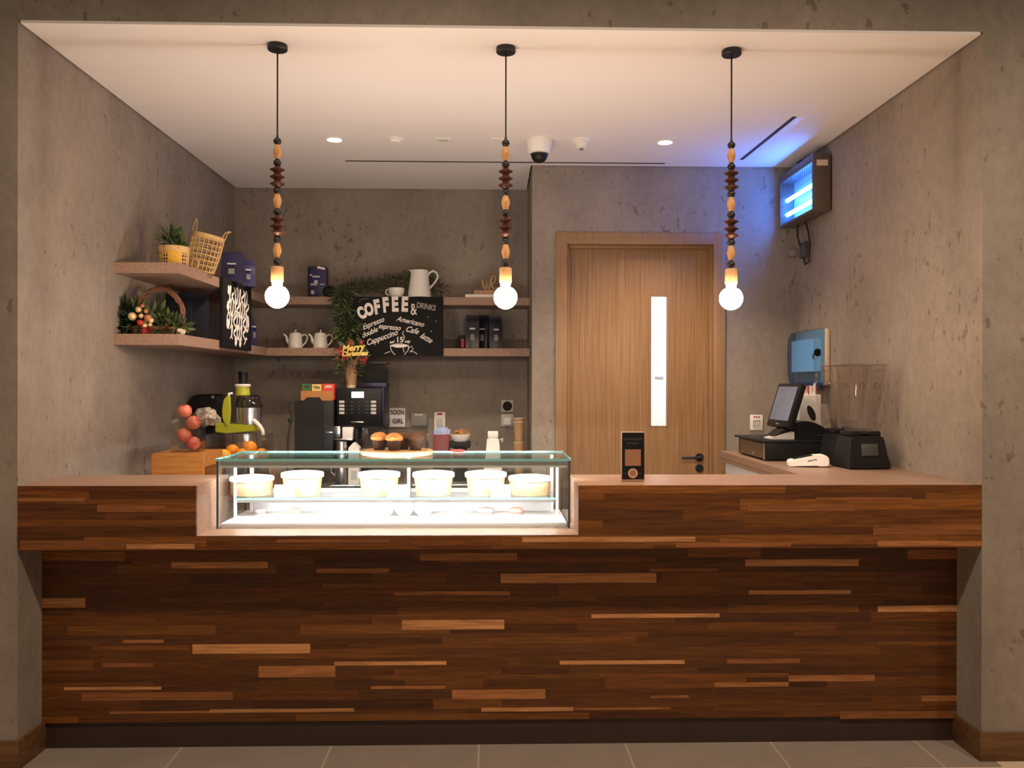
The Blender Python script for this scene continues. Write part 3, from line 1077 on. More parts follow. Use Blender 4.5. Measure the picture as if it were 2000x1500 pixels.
# ------------------------------------------------------------------ sign on the counter
t = thing('counter_sign', 'small black counter sign with copper roundel, standing on the worktop before the door', 'sign', (ax(1236, 3.60), 3.60, ZT), 0)
s_ = F / 3.60
wd, hg = 46 / s_, 98 / s_
b = B().box(-wd / 2, wd / 2, -.004, .004, 0, hg, .0015).box(-wd / 2, wd / 2, -.004, .045, 0, .004, .001)
b.obj('acrylic_stand', 'bronzelight', t)
B().box(-wd / 2 + .004, wd / 2 - .001, -.0055, -.0038, .010, hg - .004).obj('black_insert', 'black', t, smooth=False)
B().box(-.034, .034, -.0064, -.0054, .068, .138).obj('copper_square', 'bronze', t, smooth=False)
b = B()
b.T = Matrix.Translation((0, -.0054, .036)) @ FRONT
b.cyl(.021, 0, .001, seg=32)
b.obj('roundel', 'bronzelight', t)
b = B()
b.T = Matrix.Translation((0, -.0064, .036)) @ FRONT
b.cyl(.013, 0, .0006, seg=28)
b.obj('roundel_centre', 'bronze', t)
b = B()
put(b, 'OUR TALENTS', .0125, 0, -.0058, .182)
put(b, 'FOR MENU', .0105, 0, -.0058, .164)
b.box(-.036, -.024, -.0060, -.0054, .0352, .0368).box(.024, .036, -.0060, -.0054, .0352, .0368)
b.obj('lettering', 'dimtext', t, smooth=False)


# ------------------------------------------------------------------ right end: till, card reader, blenders
# cash drawer
DRX0, DRX1, DRY0, DRY1 = 1.482, 1.90, 4.545, 5.045
t = thing('cash_drawer', 'black cash drawer with ribbed front, under the till on the worktop', 'cash drawer', ((DRX0 + DRX1) / 2, (DRY0 + DRY1) / 2, ZT))
hx_, hy_ = (DRX1 - DRX0) / 2, (DRY1 - DRY0) / 2
b = B().box(-hx_ + .008, hx_, -hy_, hy_, .006, .098, .003).box(-hx_ - .010, hx_ + .004, -hy_ - .004, hy_ + .03, .098, .110, .002)
for q in ((-1, -1), (1, -1), (-1, 1), (1, 1)):
    b.box(q[0] * (hx_ - .04) - .012, q[0] * (hx_ - .04) + .012, q[1] * (hy_ - .04) - .012, q[1] * (hy_ - .04) + .012, 0, .006)
b.obj('body', 'black', t)
b = B().box(-hx_ + .001, -hx_ + .008, -hy_ + .012, hy_ - .05, .012, .092)
for k in range(5):
    b.box(-hx_ - .001, -hx_ + .001, -hy_ + .02, hy_ - .06, .02 + k * .014, .027 + k * .014)
fr = b.obj('drawer_front', 'drawerface', t, smooth=False)
B().box(-hx_ - .0015, -hx_ + .004, -hy_ + .002, -hy_ + .012, .008, .095).obj('edge_strip', 'steel', t, smooth=False)
b = B()
b.T = Matrix.Translation((-hx_, -.06, .028)) @ Matrix.Rotation(-PI / 2, 4, 'Y')
b.cyl(.012, 0, .005, seg=18)
b.obj('lock', 'chrome', fr)
# touchscreen till on top of the drawer
DT = ZT + .1105
ty = 4.77
tx = ax(1508, ty)
t = thing('touchscreen_till', 'black tilted touchscreen till on the cash drawer', 'till', (1.70, ty, DT))
SC = atY(1529, 791, ty)
lx, lzc = SC.x - 1.70, SC.z - DT
TS = Matrix.Translation((lx + .004, 0, lzc)) @ Matrix.Rotation(math.radians(3), 4, 'Z') @ Matrix.Rotation(math.radians(17), 4, 'Y')
b = B()
b.T = TS
b.box(-.004, .034, -.155, .155, -.128, .128, .006)
b.box(.034, .058, -.09, .09, -.10, .06, .008)
scr = b.obj('screen_housing', 'black', t)
b = B()
b.T = TS
b.box(-.0052, -.0040, -.132, .132, -.090, .108)
b.obj('screen', 'posscreen', scr, smooth=False)
b = B()
b.T = TS
b.box(-.0054, -.0040, -.02, .02, -.115, -.108)
b.obj('logo_strip', 'grey', scr, smooth=False)
b = B()
b.T = Matrix.Translation((ax(1508, ty) - 1.70, 0, 0))
b.prism([(-.050, 0), (.085, 0), (.085, .040), (.070, .044), (-.050, .006)], -.12, -.01, 'y')
b.obj('foot_plate', 'lgrey', t)
# domed black base
x0_, x1_ = ax(1512, 4.66) - 1.70, ax(1621, 4.66) - 1.70
n = 16
top = [(x0_ + (x1_ - x0_) * i / n, .012 + .088 * math.sin(PI * (.01 + .88 * (i / n) ** 1.05))) for i in range(n + 1)]
b = B().prism([(x1_, 0)] + [(x0_, 0)] + top, -.11, .03, 'y')
b.obj('domed_base', 'black', t, ang=50)
b = B()
for k in range(5):
    b.box(.12 + k * .012, .128 + k * .012, -.1112, -.1098, .02, .026)
b.obj('vent_marks', 'dgrey', t, smooth=False)
# straw box
t = thing('straw_box', 'white box with a dark leaf opening holding wrapped straws, behind the till', 'dispenser', (ax(1580, 4.99), 4.99, DT))
hw_ = 18 / 331
b = B().box(-hw_ - .02, hw_, -.05, .05, 0, .245, .006)
b.obj('box', 'wplastic', t)
b = B()
pts = [(.032 * math.cos(a) * (1 if math.cos(a) > 0 else .8), .045 * math.sin(a)) for a in [2 * PI * i / 20 for i in range(20)]]
pts = [(x * .75 + z * -.35 - .006, z + .135) for x, z in pts]
b.prism(pts, -.0512, -.0495, 'y')
b.obj('leaf_opening', 'blackm', t, smooth=False)
b = B()
for k in range(10):
    x = -hw_ - .01 + k * .0115
    b.T = Matrix.Translation((x, random.uniform(-.03, .0), .20)) @ Matrix.Rotation(random.uniform(-.12, .12), 4, 'Y')
    b.mi = k % 2 if k % 4 == 1 else 0
    b.box(-.006, .006, -.001, .001, 0, random.uniform(.09, .115))
    b.mi = 1
    if k % 3 == 1:
        b.box(-.002, .002, -.0018, -.0008, .06, .09)
    b.mi = 0
b.obj('straw_packet', ['paper', 'rednap'], t, smooth=False)
# card reader
cp = atY(1581, 908, 4.22)
t = thing('card_reader', 'white handheld card payment reader lying on the worktop', 'card reader', (cp.x, 4.24, ZT), math.radians(-8))
b = B().prism([(-.098, .004), (-.094, .0), (.030, .012), (.048, .002), (.090, .004), (.098, .022), (.092, .052), (.070, .064), (.030, .060), (-.094, .034), (-.099, .028)], -.038, .038, 'y')
bmesh.ops.bevel(b.bm, geom=b.bm.edges[:], offset=.004, segments=2, affect='EDGES')
b.obj('body', 'wpaint', t)
b = B().prism([(-.075, .0395), (.018, .0592), (.018, .0604), (-.075, .0407)], -.030, .030, 'y')
b.obj('screen', 'black', t, smooth=False)
b = B()
put(b, 'network', .013, .012, -.0385, .036, rot=.2, bold=.0003)
b.obj('lettering', 'dimtext', t, smooth=False)


# blenders
def make_blender(loc, rz, lb, body_only=False):
    t = thing('blender', lb, 'blender', loc, rz, 'bar blenders on the worktop')
    b = B()
    q = [(.108, .0), (.108, .016), (.098, .05), (.084, .150), (.078, .160)]
    rings = [[(sx * r, sy * r, z) for sx, sy in ((-1, -1), (1, -1), (1, 1), (-1, 1))] for r, z in q]
    vs = [[b._v(p) for p in R] for R in rings]
    for a, d in zip(vs, vs[1:]):
        for i in range(4):
            b.bm.faces.new([a[i], a[(i + 1) % 4], d[(i + 1) % 4], d[i]])
    b.bm.faces.new(vs[0][::-1])
    b.bm.faces.new(vs[-1])
    bmesh.ops.bevel(b.bm, geom=b.bm.edges[:], offset=.008, segments=2, affect='EDGES')
    base = b.obj('motor_base', 'black', t)
    b = B()
    b.T = Matrix.Translation((0, -.0955, .095)) @ Matrix.Rotation(math.radians(-8), 4, 'X')
    b.box(-.042, .042, -.004, .006, -.030, .030, .003)
    b.obj('control_panel', 'dgrey', base)
    b = B()
    for s in (-1, 1):
        b.box(s * .05 - .028, s * .05 + .028, -.06, .06, .158, .184, .006)
    b.obj('jar_cradle', 'black', base)
    # jar: tapered square with open top, thin walls
    b = B()
    q = [(.052, .165), (.058, .19), (.078, .32), (.098, .50), (.101, .515)]
    for k, off in ((1, 0), (-1, .004)):
        vs = []
        for r, z in q:
            r -= off
            c_ = r * .28
            P = []
            for (sx, sy) in ((-1, -1), (1, -1), (1, 1), (-1, 1)):
                if sx * sy > 0:
                    P += [(sx * r, sy * (r - c_), z), (sx * (r - c_), sy * r, z)]
                else:
                    P += [(sx * (r - c_), sy * r, z), (sx * r, sy * (r - c_), z)]
            vs.append([b._v(p) for p in P])
        for a, d in zip(vs, vs[1:]):
            for i in range(8):
                f = b.bm.faces.new([a[i], a[(i + 1) % 8], d[(i + 1) % 8], d[i]])
        b.bm.faces.new(vs[0])
    jar = b.obj('jar', 'jar', t, ang=20)
    b = B()
    oct_ = []
    for r, z in q:
        c_ = r * .28
        oct_.append([(sx * (r if m else r - c_), sy * (r - c_ if m else r), z) for sx, sy, m in ((-1, -1, 1), (-1, -1, 0), (1, -1, 0), (1, -1, 1), (1, 1, 1), (1, 1, 0), (-1, 1, 0), (-1, 1, 1))])
    b.tube(oct_[-1], .0028, 6, closed=True)
    b.tube(oct_[1], .0028, 6, closed=True)
    for i in range(8):
        b.tube([o_[i] for o_ in oct_], .0012, 5)
    b.obj('moulded_edge', 'jaredge', jar)
    b = B()
    b.tube([(.088, 0, .485), (.140, 0, .492), (.154, 0, .47), (.148, 0, .37), (.118, 0, .225), (.10, 0, .212), (.062, 0, .232)], .0095, 10)
    b.obj('handle', 'jar', jar)
    b = B().lathe([(.012, .166), (.030, .168), (.030, .182), (.012, .186), (0, .186)], seg=16)
    for s in (0, 1):
        b.T = Matrix.Rotation(PI / 2 * s, 4, 'Z')
        b.box(-.03, .03, -.004, .004, .186, .189)
    b.obj('blade', 'black', jar)
    for dx_ in (-.038, .038):
        b = B()
        b.T = Matrix.Translation((dx_, -.0885, .41)) @ Matrix.Rotation(math.radians(83), 4, 'X')
        b.lathe([(.011, -.0015), (.0135, 0), (.011, .0015)], seg=20)
        b.obj('embossed_ring', 'smoked', jar)
    return t


bl = make_blender((1.852, 4.195, ZT), math.radians(4), 'black bar blender with clear square jar, standing in front of the other one')
bl2 = dup(bl, (1.872, 4.425, ZT), 'black bar blender half hidden beside the cash drawer, behind the other one', math.radians(180))

# paper towel dispenser on the right wall
t = thing('towel_dispenser', 'paper towel dispenser with blue see-through cover on the concrete wall above the till', 'dispenser', (XR, 5.28, 1.555), 0)
y0, y1 = -.25, .25
b = B().box(-.035, 0, y0, y1, 0, .345, .014)
b.obj('back_shell', 'beige', t)
b = B()
pr = [(-.034, .02), (-.060, -.012), (-.082, .02), (-.092, .08), (-.094, .25), (-.086, .315), (-.064, .343), (-.034, .347)]
vs = []
for yy, k in ((y0 + .006, .86), (y0 + .02, 1), (y1 - .02, 1), (y1 - .006, .86)):
    vs.append([b._v((-.034 + (x + .034) * k, yy, .165 + (z - .165) * (.985 if k < 1 else 1))) for x, z in pr])
for a, d in zip(vs, vs[1:]):
    for i in range(len(pr) - 1):
        b.bm.faces.new([a[i], a[i + 1], d[i + 1], d[i]])
b.bm.faces.new(vs[0])
b.bm.faces.new(vs[-1][::-1])
b.obj('cover', 'bluecover', t)
b = B()
b.T = Matrix.Translation((-.056, 0, .20)) @ Matrix.Rotation(PI / 2, 4, 'X')
b.cyl(.024, -.19, .19, seg=24)
b.box(-.024, .020, -.115, .085, -.19, .19)
b.obj('paper_roll', 'towel', t)
B().box(-.096, -.089, -.222, -.206, .160, .192, .002).obj('latch', 'dgrey', t)
B().box(-.06, -.02, -.2, .2, -.022, .004, .004).obj('tear_bar', 'dgrey', t)

# white socket on the door wall
t = thing('white_wall_socket', 'white switched socket low on the concrete wall between door frame and till', 'socket', (ax(1477, YD), YD, az(825, YD)))
B().box(-.043, .043, -.012, 0, -.052, .052, .005).obj('plate', 'wpaint', t)
b = B()
for k in (-.016, .0, .016):
    b.box(k - .005, k + .005, -.0145, -.011, .034, .044, .001)
b.obj('red_switch', 'red', t)
B().box(-.026, .026, -.0145, -.011, -.034, .018, .008).obj('socket_face', 'lgrey', t)


# ------------------------------------------------------------------ left work counter: crates, fruit, juicer
BZ = .9005
cx0, cx1 = ax(296, 4.30), ax(398, 4.30)
t = thing('wooden_crate', 'plain orange-toned wooden crate by the concrete wall, under the apple jar', 'crate', ((cx0 + cx1) / 2, 4.45, BZ))
hw_ = (cx1 - cx0) / 2
ctop = az(886, 4.30, 340) - BZ
b = B().box(-hw_, hw_, -.15, -.135, 0, ctop, .002).box(-hw_, hw_, .135, .15, 0, ctop, .002).box(-hw_, -hw_ + .015, -.135, .135, 0, ctop, .002)
b.box(hw_ - .015, hw_, -.135, .135, 0, .045, .002).box(hw_ - .015, hw_, -.135, .135, ctop - .07, ctop, .002).box(-hw_ + .015, hw_ - .015, -.135, .135, 0, .012)
b.obj('box', 'crate', t, smooth=False)
B().box(-hw_ + .015, hw_ - .015, -.135, .135, ctop - .016, ctop - .002).obj('top_board', 'crate', t, smooth=False)
CTZ = BZ + ctop
ay = 4.45
jx0, jx1 = ax(341, ay), ax(396, ay)
jx = (jx0 + jx1) / 2
t = thing('apple_dispenser', 'tall clear open-topped box holding red apples, on the orange crate', 'fruit box', (jx, ay, CTZ))
hw_, hd_, jh = (jx1 - jx0) / 2, .05, az(806, ay, 360) - CTZ
b = B().box(-hw_, hw_, -hd_, -hd_ + .003, 0, jh).box(-hw_, hw_, hd_ - .003, hd_, 0, jh).box(-hw_, -hw_ + .003, -hd_ + .003, hd_ - .003, 0, jh).box(hw_ - .003, hw_, -hd_ + .003, hd_ - .003, 0, jh).box(-hw_, hw_, -hd_, hd_, 0, .003)
b.obj('clear_box', 'acrylic', t, smooth=False)


def make_fruit(kind, u, v, y, lb, r, skin, rot=(0, 0, 0), z=None):
    p = atY(u, v, y)
    if z is not None:
        p.z = z
    t = thing(kind, lb, 'fruit', (p.x, y, p.z))
    t.rotation_euler = rot
    if kind == 'apple':
        pr = [(0, -r * .78), (r * .25, -r * .92), (r * .62, -r * .80), (r * .90, -r * .40), (r, .05 * r), (r * .93, .45 * r), (r * .68, .80 * r), (r * .36, .90 * r), (r * .14, .80 * r), (0, .62 * r)]
        B().lathe(pr, seg=24).obj('skin', skin, t, ang=60)
        B().tube([(0, 0, .60 * r), (.002, 0, .85 * r), (.006, 0, 1.1 * r)], .0018, 6).obj('stem', 'stem', t)
    else:
        B().ball(r, seg=24, sz=.95 if skin == 'orange' else 1.0, sx=1.0 if skin == 'orange' else 1.12).obj('peel', skin, t, ang=60)
        B().lathe([(.006, r * .94), (.004, r * .97), (0, r * .97)], seg=8).obj('stem', 'green2', t)
    return t


make_fruit('apple', 361, 803.5, ay, 'red apple at the top of the clear box, sticking out above its rim', .0365, 'apple', (.15, -.25, .4))
make_fruit('apple', 377, 826, ay - .002, 'pinkish apple second from the top in the clear box, stem facing out', .0365, 'apple', (1.1, .35, 1.2))
make_fruit('apple', 359, 850, ay, 'red and yellow apple third from the top in the clear box', .0375, 'apple', (.2, .9, 2.2))
make_fruit('apple', 377, 872, ay - .002, 'streaked red apple at the bottom of the clear box', .0365, 'apple', (.5, -.4, 3.3), z=CTZ + .0045 + .0365)

# second crate with the citrus box
qx0, qx1 = ax(414, 4.72), ax(530, 4.72)
t = thing('wooden_crate', 'darker open-fronted wooden crate under the clear citrus box', 'crate', ((qx0 + qx1) / 2, 4.86, BZ))
hw_, qh = (qx1 - qx0) / 2, .215
b = B().box(-hw_, hw_, -.14, .14, qh - .014, qh, .002).box(-hw_, hw_, -.14, .14, 0, .012, .002).box(-hw_, -hw_ + .014, -.14, .14, .012, qh - .014, .002).box(hw_ - .014, hw_, -.14, .14, .012, qh - .014, .002).box(-hw_ + .014, hw_ - .014, .126, .14, .012, qh - .014)
b.box(-hw_ + .014, hw_ - .014, -.12, -.108, .012, .06)
b.obj('box', 'cratedark', t, smooth=False)
QZ = BZ + qh
fy_ = 4.86
t = thing('citrus_box', 'wide clear open box holding oranges, on the darker crate', 'fruit box', ((ax(416, fy_) + ax(524, fy_)) / 2, fy_, QZ))
hw_, hd_, jh = (ax(524, fy_) - ax(416, fy_)) / 2, .12, .16
b = B().box(-hw_, hw_, -hd_, -hd_ + .003, 0, jh).box(-hw_, hw_, hd_ - .003, hd_, 0, jh).box(-hw_, -hw_ + .003, -hd_ + .003, hd_ - .003, 0, jh).box(hw_ - .003, hw_, -hd_ + .003, hd_ - .003, 0, jh).box(-hw_, hw_, -hd_, hd_, 0, .003)
b.obj('clear_box', 'acrylic', t, smooth=False)
r_ = .0385
zf = QZ + .004 + r_ * .95
make_fruit('orange', 488, 866, 4.86, 'orange resting on top of the others in the clear citrus box', .040, 'orange', z=zf + .040)
make_fruit('orange', 511, 880, 4.86, 'orange against the wall of the citrus box farthest from the apples', r_, 'orange', z=zf)
make_fruit('orange', 472, 880, 4.83, 'orange at the front of the citrus box, under the juicer stem', r_, 'orange', z=zf)
make_fruit('orange', 454, 874, 4.90, 'paler orange raised at the back of the citrus box', r_, 'orange', z=zf + .018)
make_fruit('lemon', 438, 884, 4.84, 'yellow lemon in the corner of the citrus box nearest the apples', .034, 'lemon', (0, .5, .3), z=QZ + .004 + .034)

# juicer
jy = 5.16
jc = ax(478, jy)
t = thing('juicer', 'lime green and steel upright juicer with a black pusher, behind the citrus box', 'juicer', (jc, jy, BZ))
X = lambda u: ax(u, jy) - jc
Z = lambda v: az(v, jy, 478) - BZ
b = B().cyl(.11, 0, .03, seg=32).cyl(.085, .03, Z(846), seg=32, r2=.07)
b.obj('motor_body', 'steel', t)
b = B().prism([(X(428), Z(825)), (X(448), Z(827)), (X(506), Z(829)), (X(508), Z(841)), (X(448), Z(845)), (X(427), Z(843))], -.07, .07, 'y')
bmesh.ops.bevel(b.bm, geom=b.bm.edges[:], offset=.006, segments=2, affect='EDGES')
b.obj('tray', 'lime', t)
b = B().lathe([(0, Z(828)), (.070, Z(828)), (.073, Z(812)), (.074, Z(795)), (0, Z(795))], (X(487), 0, 0), 36)
b.obj('bowl', 'steel', t)
b = B().lathe([(.078, Z(796)), (.079, Z(788)), (.070, Z(776)), (.048, Z(771)), (0, Z(771))], (X(487), 0, 0), 36)
b.obj('lid', 'smoked', t)
b = B().lathe([(.043, Z(772)), (.040, Z(755)), (.034, Z(755)), (0, Z(757))], (X(474), 0, 0), 28)
fc = b.obj('feed_chute', 'lime', t)
b = B().lathe([(.040, Z(756)), (.047, Z(754)), (.047, Z(751)), (.036, Z(750)), (0, Z(750))], (X(474), 0, 0), 28)
b.obj('chute_rim', 'wplastic', fc)
B().lathe([(0, Z(752)), (.028, Z(752)), (.028, Z(730)), (.031, Z(727)), (.028, Z(725)), (0, Z(725))], (X(475), 0, 0), 24).obj('pusher', 'black', t)
b = B()
lf = [(X(452), Z(831)), (X(444), Z(818)), (X(443), Z(800)), (X(446), Z(780)), (X(453), Z(772)), (X(458), Z(772)), (X(459), Z(800)), (X(458), Z(824))]
b.prism(lf, -.095, -.072, 'y')
bmesh.ops.bevel(b.bm, geom=b.bm.edges[:], offset=.005, segments=2, affect='EDGES')
b.obj('locking_arm', 'lime', t)
b = B()
b.tube([(X(455), -.08, Z(776)), (X(455), -.08, Z(769)), (X(461), -.07, Z(768))], .008, 8)
b.obj('arm_clip', 'wplastic', t)
b = B()
b.tube([(X(500), -.05, Z(822)), (X(507), -.07, Z(825)), (X(515), -.09, Z(831)), (X(521), -.10, Z(838)), (X(523), -.10, Z(848))], [.017, .015, .013, .012, .010], 12)
b.obj('spout', 'wplastic', t)

# ice crusher with bag
gy = 5.42
gc = ax(408, gy)
t = thing('countertop_machine', 'black hooded countertop machine behind the apples', 'machine', (gc, gy, BZ))
X = lambda u: ax(u, gy) - gc
Z = lambda v: az(v, gy, 408) - BZ
b = B().prism([(X(374), Z(800)), (X(379), Z(780)), (X(388), Z(770)), (X(430), Z(769)), (X(437), Z(778)), (X(440), Z(802)), (X(432), Z(815)), (X(405), Z(808))], -.09, .10, 'y')
bmesh.ops.bevel(b.bm, geom=b.bm.edges[:], offset=.012, segments=3, affect='EDGES')
b.obj('hood', 'black', t)
b = B().box(X(396), X(430), -.06, .12, 0, Z(806), .008)
b.obj('body', 'black', t)
b = B()
b.T = Matrix.Translation((X(426), -.094, Z(775))) @ FRONT
b.cyl(.010, 0, .006, seg=16)
b.obj('indicator', 'steel', t)
t = thing('plastic_bag', 'crumpled pale plastic bag hanging in front of the black hooded machine', 'bag', (ax(404, 5.26), 5.26, az(833, 5.26, 404)))
b = B()
bmesh.ops.create_icosphere(b.bm, subdivisions=4, radius=1)
for v in b.bm.verts:
    v.co = Vector((v.co.x * .072 + v.co.z * -.012, v.co.y * .05, v.co.z * .058 + .055))
b.crumple(.024, 24, 3).crumple(.012, 60, 9)
b.obj('bag', 'bagclear', t, ang=25)

# ------------------------------------------------------------------ back counter: coffee machine and its neighbours
my = 5.74
mc = ax(703, my)
t = thing('coffee_machine', 'black bean-to-cup coffee machine with a lit display, on the back counter', 'coffee machine', (mc, my, BZ))
X = lambda u: ax(u, my) - mc
Z = lambda v: az(v, my, 703) - BZ
x0, x1 = X(656), X(749)
zt = Z(758)
b = B().box(x0, x1, 0, .30, Z(836), zt, .012).box(x0, x1, .14, .30, 0, Z(834), .006).box(x0, x1, -.02, .14, 0, .05, .006)
b.obj('body', 'black', t)
b = B().box(x0 + .006, x1 - .012, -.008, .001, Z(828), zt - .012, .004)
pn = b.obj('front_panel', 'black', t)
B().box(X(687), X(711), -.0095, -.0075, Z(777), Z(765)).obj('display', 'lcd', pn, smooth=False)
for k, v in enumerate((785, 792.5, 799.5, 806.5)):
    for u in (668, 730):
        b = B().box(X(u) - .018, X(u) + .018, -.0115, -.0075, Z(v) - .009, Z(v) + .009, .003)
        b.obj('button', 'lgrey', pn)
b = B()
for v in (785, 792.5, 799.5, 806.5):
    for u, w_ in ((677, .005), (688, .012), (702, .005), (717, .016)):
        b.box(X(u) - w_ / 2 * 1.6, X(u) + w_ / 2 * 1.6, -.0090, -.0078, Z(v) - .003, Z(v) + .003)
b.obj('panel_marks', 'dgrey', pn, smooth=False)
b = B().box(X(686), X(711), -.010, -.006, Z(826), Z(823), .001)
b.obj('trim_bar', 'steel', pn)
B().box(x1 - .008, x1 + .003, -.010, .285, Z(830), zt + .004, .003).obj('side_trim', 'navy', t)
b = B().box(X(670), X(691), -.03, .10, Z(858), Z(834), .004)
b.obj('white_brew_block', 'wplastic', t)
b = B().box(X(655), X(666), -.035, .06, Z(855), Z(832), .003).box(X(655), X(690), -.035, .02, Z(860), Z(856), .003)
b.obj('spout_bracket', 'steel', t)
b = B()
b.T = Matrix.Translation((X(698), -.04, Z(858)))
b.lathe([(0, 0), (.018, .002), (.020, .04), (.016, .075), (0, .078)], seg=20)
b.obj('black_knob', 'black', t)
b = B().box(x0 + .02, x1 - .02, -.09, -.021, 0, .045, .006)
b.obj('drip_tray', 'steel', t)
hx0, hx1 = X(699), X(751)
b = B().box(hx0, hx1, .10, .29, zt + .0005, zt + .035, .004)
hp_ = b.obj('hopper_base', 'navy', t)
zz_ = az(711, my + .1, 725) - BZ
b = B().prism([(hx0, zt + .035), (hx1 - .004, zt + .035), (hx1 - .004, zz_ - .03), (hx1 - .03, zz_ - .004), (hx0 + .04, zz_), (hx0 + .01, zz_ - .03)], .11, .28, 'y')
bmesh.ops.bevel(b.bm, geom=b.bm.edges[:], offset=.006, segments=2, affect='EDGES')
b.obj('bean_hopper', 'smoked', t)
b = B().box(hx0 + .01, hx1 - .012, .13, .265, zt + .036, zt + .11, .01)
b.obj('bean_fill', 'blackm', hp_)
B().box(hx0 + .03, hx1 + .002, .10, .285, zz_, zz_ + .012, .004).obj('hopper_lid', 'navydark', t)
# steel jug + white cup below the spout
t = thing('steel_milk_jug', 'small steel milk jug standing under the spout of the coffee machine', 'jug', (ax(667, 5.59), 5.59, BZ))
B().lathe([(0, 0), (.042, 0), (.046, .02), (.040, .09), (.036, az(862, 5.61) - BZ), (.033, az(862, 5.61) - BZ), (.036, .09), (0, .02)], seg=28).obj('body', 'steel', t)
B().tube([(-.036, 0, .14), (-.066, 0, .135), (-.068, 0, .08), (-.04, 0, .05)], .005, 8).obj('handle', 'steel', t)
t = thing('milk_carton', 'plain white milk carton standing beside the steel jug at the coffee machine', 'carton', (ax(693, 5.585), 5.585, BZ))
zc_ = az(867, 5.56) - BZ
b = B().box(-.036, .036, -.036, .036, 0, zc_ - .025).prism([(-.036, zc_ - .025), (.036, zc_ - .025), (.004, zc_ + .008), (-.004, zc_ + .008)], -.036, .036, 'y')
b.obj('carton', 'wplastic', t, smooth=False)
B().box(-.02, .02, -.0368, -.0358, .03, .09).obj('printed_patch', 'lgrey', t, smooth=False)

# black upright dispenser with tea boxes
dy_ = 5.66
dc = ax(606, dy_)
t = thing('upright_dispenser', 'tall flat-fronted black dispenser beside the coffee machine', 'dispenser', (dc, dy_, BZ))
X = lambda u: ax(u, dy_) - dc
Z = lambda v: az(v, dy_, 606) - BZ
b = B().prism([(X(576), 0), (X(632), 0), (X(632), Z(783)), (X(629), Z(782)), (X(624), Z(776)), (X(600), Z(776)), (X(594), Z(782)), (X(576), Z(783))], -.012, 0, 'y')
b.obj('front_panel', 'blackm', t, smooth=False)
b = B().box(X(577), X(651), .0005, .075, 0, Z(783), .004).box(X(577), X(646), .075, .30, 0, Z(783))
b.obj('body', 'black', t)
b = B().box(X(636), X(650), -.012, .0, Z(846), Z(843), .001)
b.obj('lever', 'steel', t)
t = thing('tea_tray', 'open orange cardboard tray of tea boxes on the black dispenser', 'tray', (dc, dy_, BZ + Z(783) + .001))
zt_ = Z(764) - Z(783)
wx0, wx1 = X(585), X(648)
b = B().box(wx0, wx1, .04, .045, 0, zt_).box(wx0, wx1, .16, .165, 0, zt_ + .01).box(wx0, wx0 + .005, .045, .16, 0, zt_).box(wx1 - .005, wx1, .045, .16, 0, zt_).box(wx0, wx1, .045, .16, 0.0005, .004)
b.obj('tray', 'cardboard', t, smooth=False)
tz = BZ + Z(783) + .0058
for u0, u1, v0, mt, lb in ((586, 604, 750, 'teagreen', 'green tea box in the cardboard tray, away from the coffee machine'), (605, 625, 751, 'teacream', 'cream tea box with dark lettering in the middle of the cardboard tray'), (626, 650.5, 750, 'teared', 'red tea box in the cardboard tray beside the coffee machine')):
    q = thing('tea_box', lb, 'tea box', (dc + (X(u0) + X(u1)) / 2, dy_ + .10, tz), 0, 'tea boxes in the cardboard tray')
    w2 = min((X(u1) - X(u0)) / 2 - .001, .04)
    h2 = Z(v0) - Z(783) - .0045
    B().box(-w2, w2, -.045, .045, 0, h2, .0015).obj('carton', mt, q, smooth=False)
    b = B()
    if mt == 'teacream':
        put(b, 'TEA', .024, 0, -.0455, h2 - .022, bold=.0008)
    else:
        b.box(-w2 * .6, w2 * .6, -.0456, -.0448, h2 - .026, h2 - .016).box(-w2 * .4, w2 * .5, -.0456, -.0448, h2 - .014, h2 - .009)
    b.obj('printed_front', 'ink' if mt != 'teared' else 'papercream', q, smooth=False)
t = thing('looped_cable', 'grey cable looped beside the black dispenser on the concrete wall', 'cable', (ax(569, 5.9), 5.9, BZ))
X = lambda u: ax(u, 5.9) - ax(569, 5.9)
Z = lambda v: az(v, 5.9, 569) - BZ
pts = [(X(566), .0, Z(784)), (X(564), .0, Z(795)), (X(567), 0, Z(806)), (X(571), .01, Z(818)), (X(571), 0, Z(824)), (X(567), 0, Z(827)), (X(563.5), 0, Z(822)), (X(566), -.01, Z(816)), (X(569), -.01, Z(820)), (X(566), -.01, Z(836)), (X(563), -.01, Z(860)), (X(562), -.01, .006)]
B().tube(pts, .0065, 8).obj('cable', 'dgrey', t)

# items near the back wall, beside the coffee machine
t = thing('printed_sign_card', 'small white printed card with dark letters fixed to the concrete wall, above the muffins', 'sign', (ax(777, YB), YB, az(815, YB)), 0)
B().box(-.058, .058, -.030, 0, -.072, .070, .002).obj('card', 'paper', t, smooth=False)
b = B()
put(b, 'SOON', .046, 0, -.0306, .036, bold=.0012, xs=.76)
put(b, 'GIRL', .048, .004, -.0306, -.030, bold=.0012, xs=.82)
b.obj('lettering', 'ink', t, smooth=False)
t = thing('wall_switch_box', 'grey wall box with a pale label strip on the concrete wall behind the muffins', 'switch box', (ax(819, YB), YB, az(818, YB)))
B().box(-.062, .062, -.035, 0, -.052, .048, .006).obj('box', 'grey', t)
B().box(-.03, .03, -.0362, -.0348, .026, .038).obj('label_strip', 'papercream', t, smooth=False)
t = thing('white_wall_switch', 'white wall switch with red top marks, behind the red sachet holder', 'switch', (ax(859, YB), YB, az(826, YB)))
B().box(-.042, .042, -.014, 0, -.085, .082, .005).obj('plate', 'wpaint', t)
B().box(-.024, .024, -.017, -.013, -.03, .035, .004).obj('rocker', 'lgrey', t)
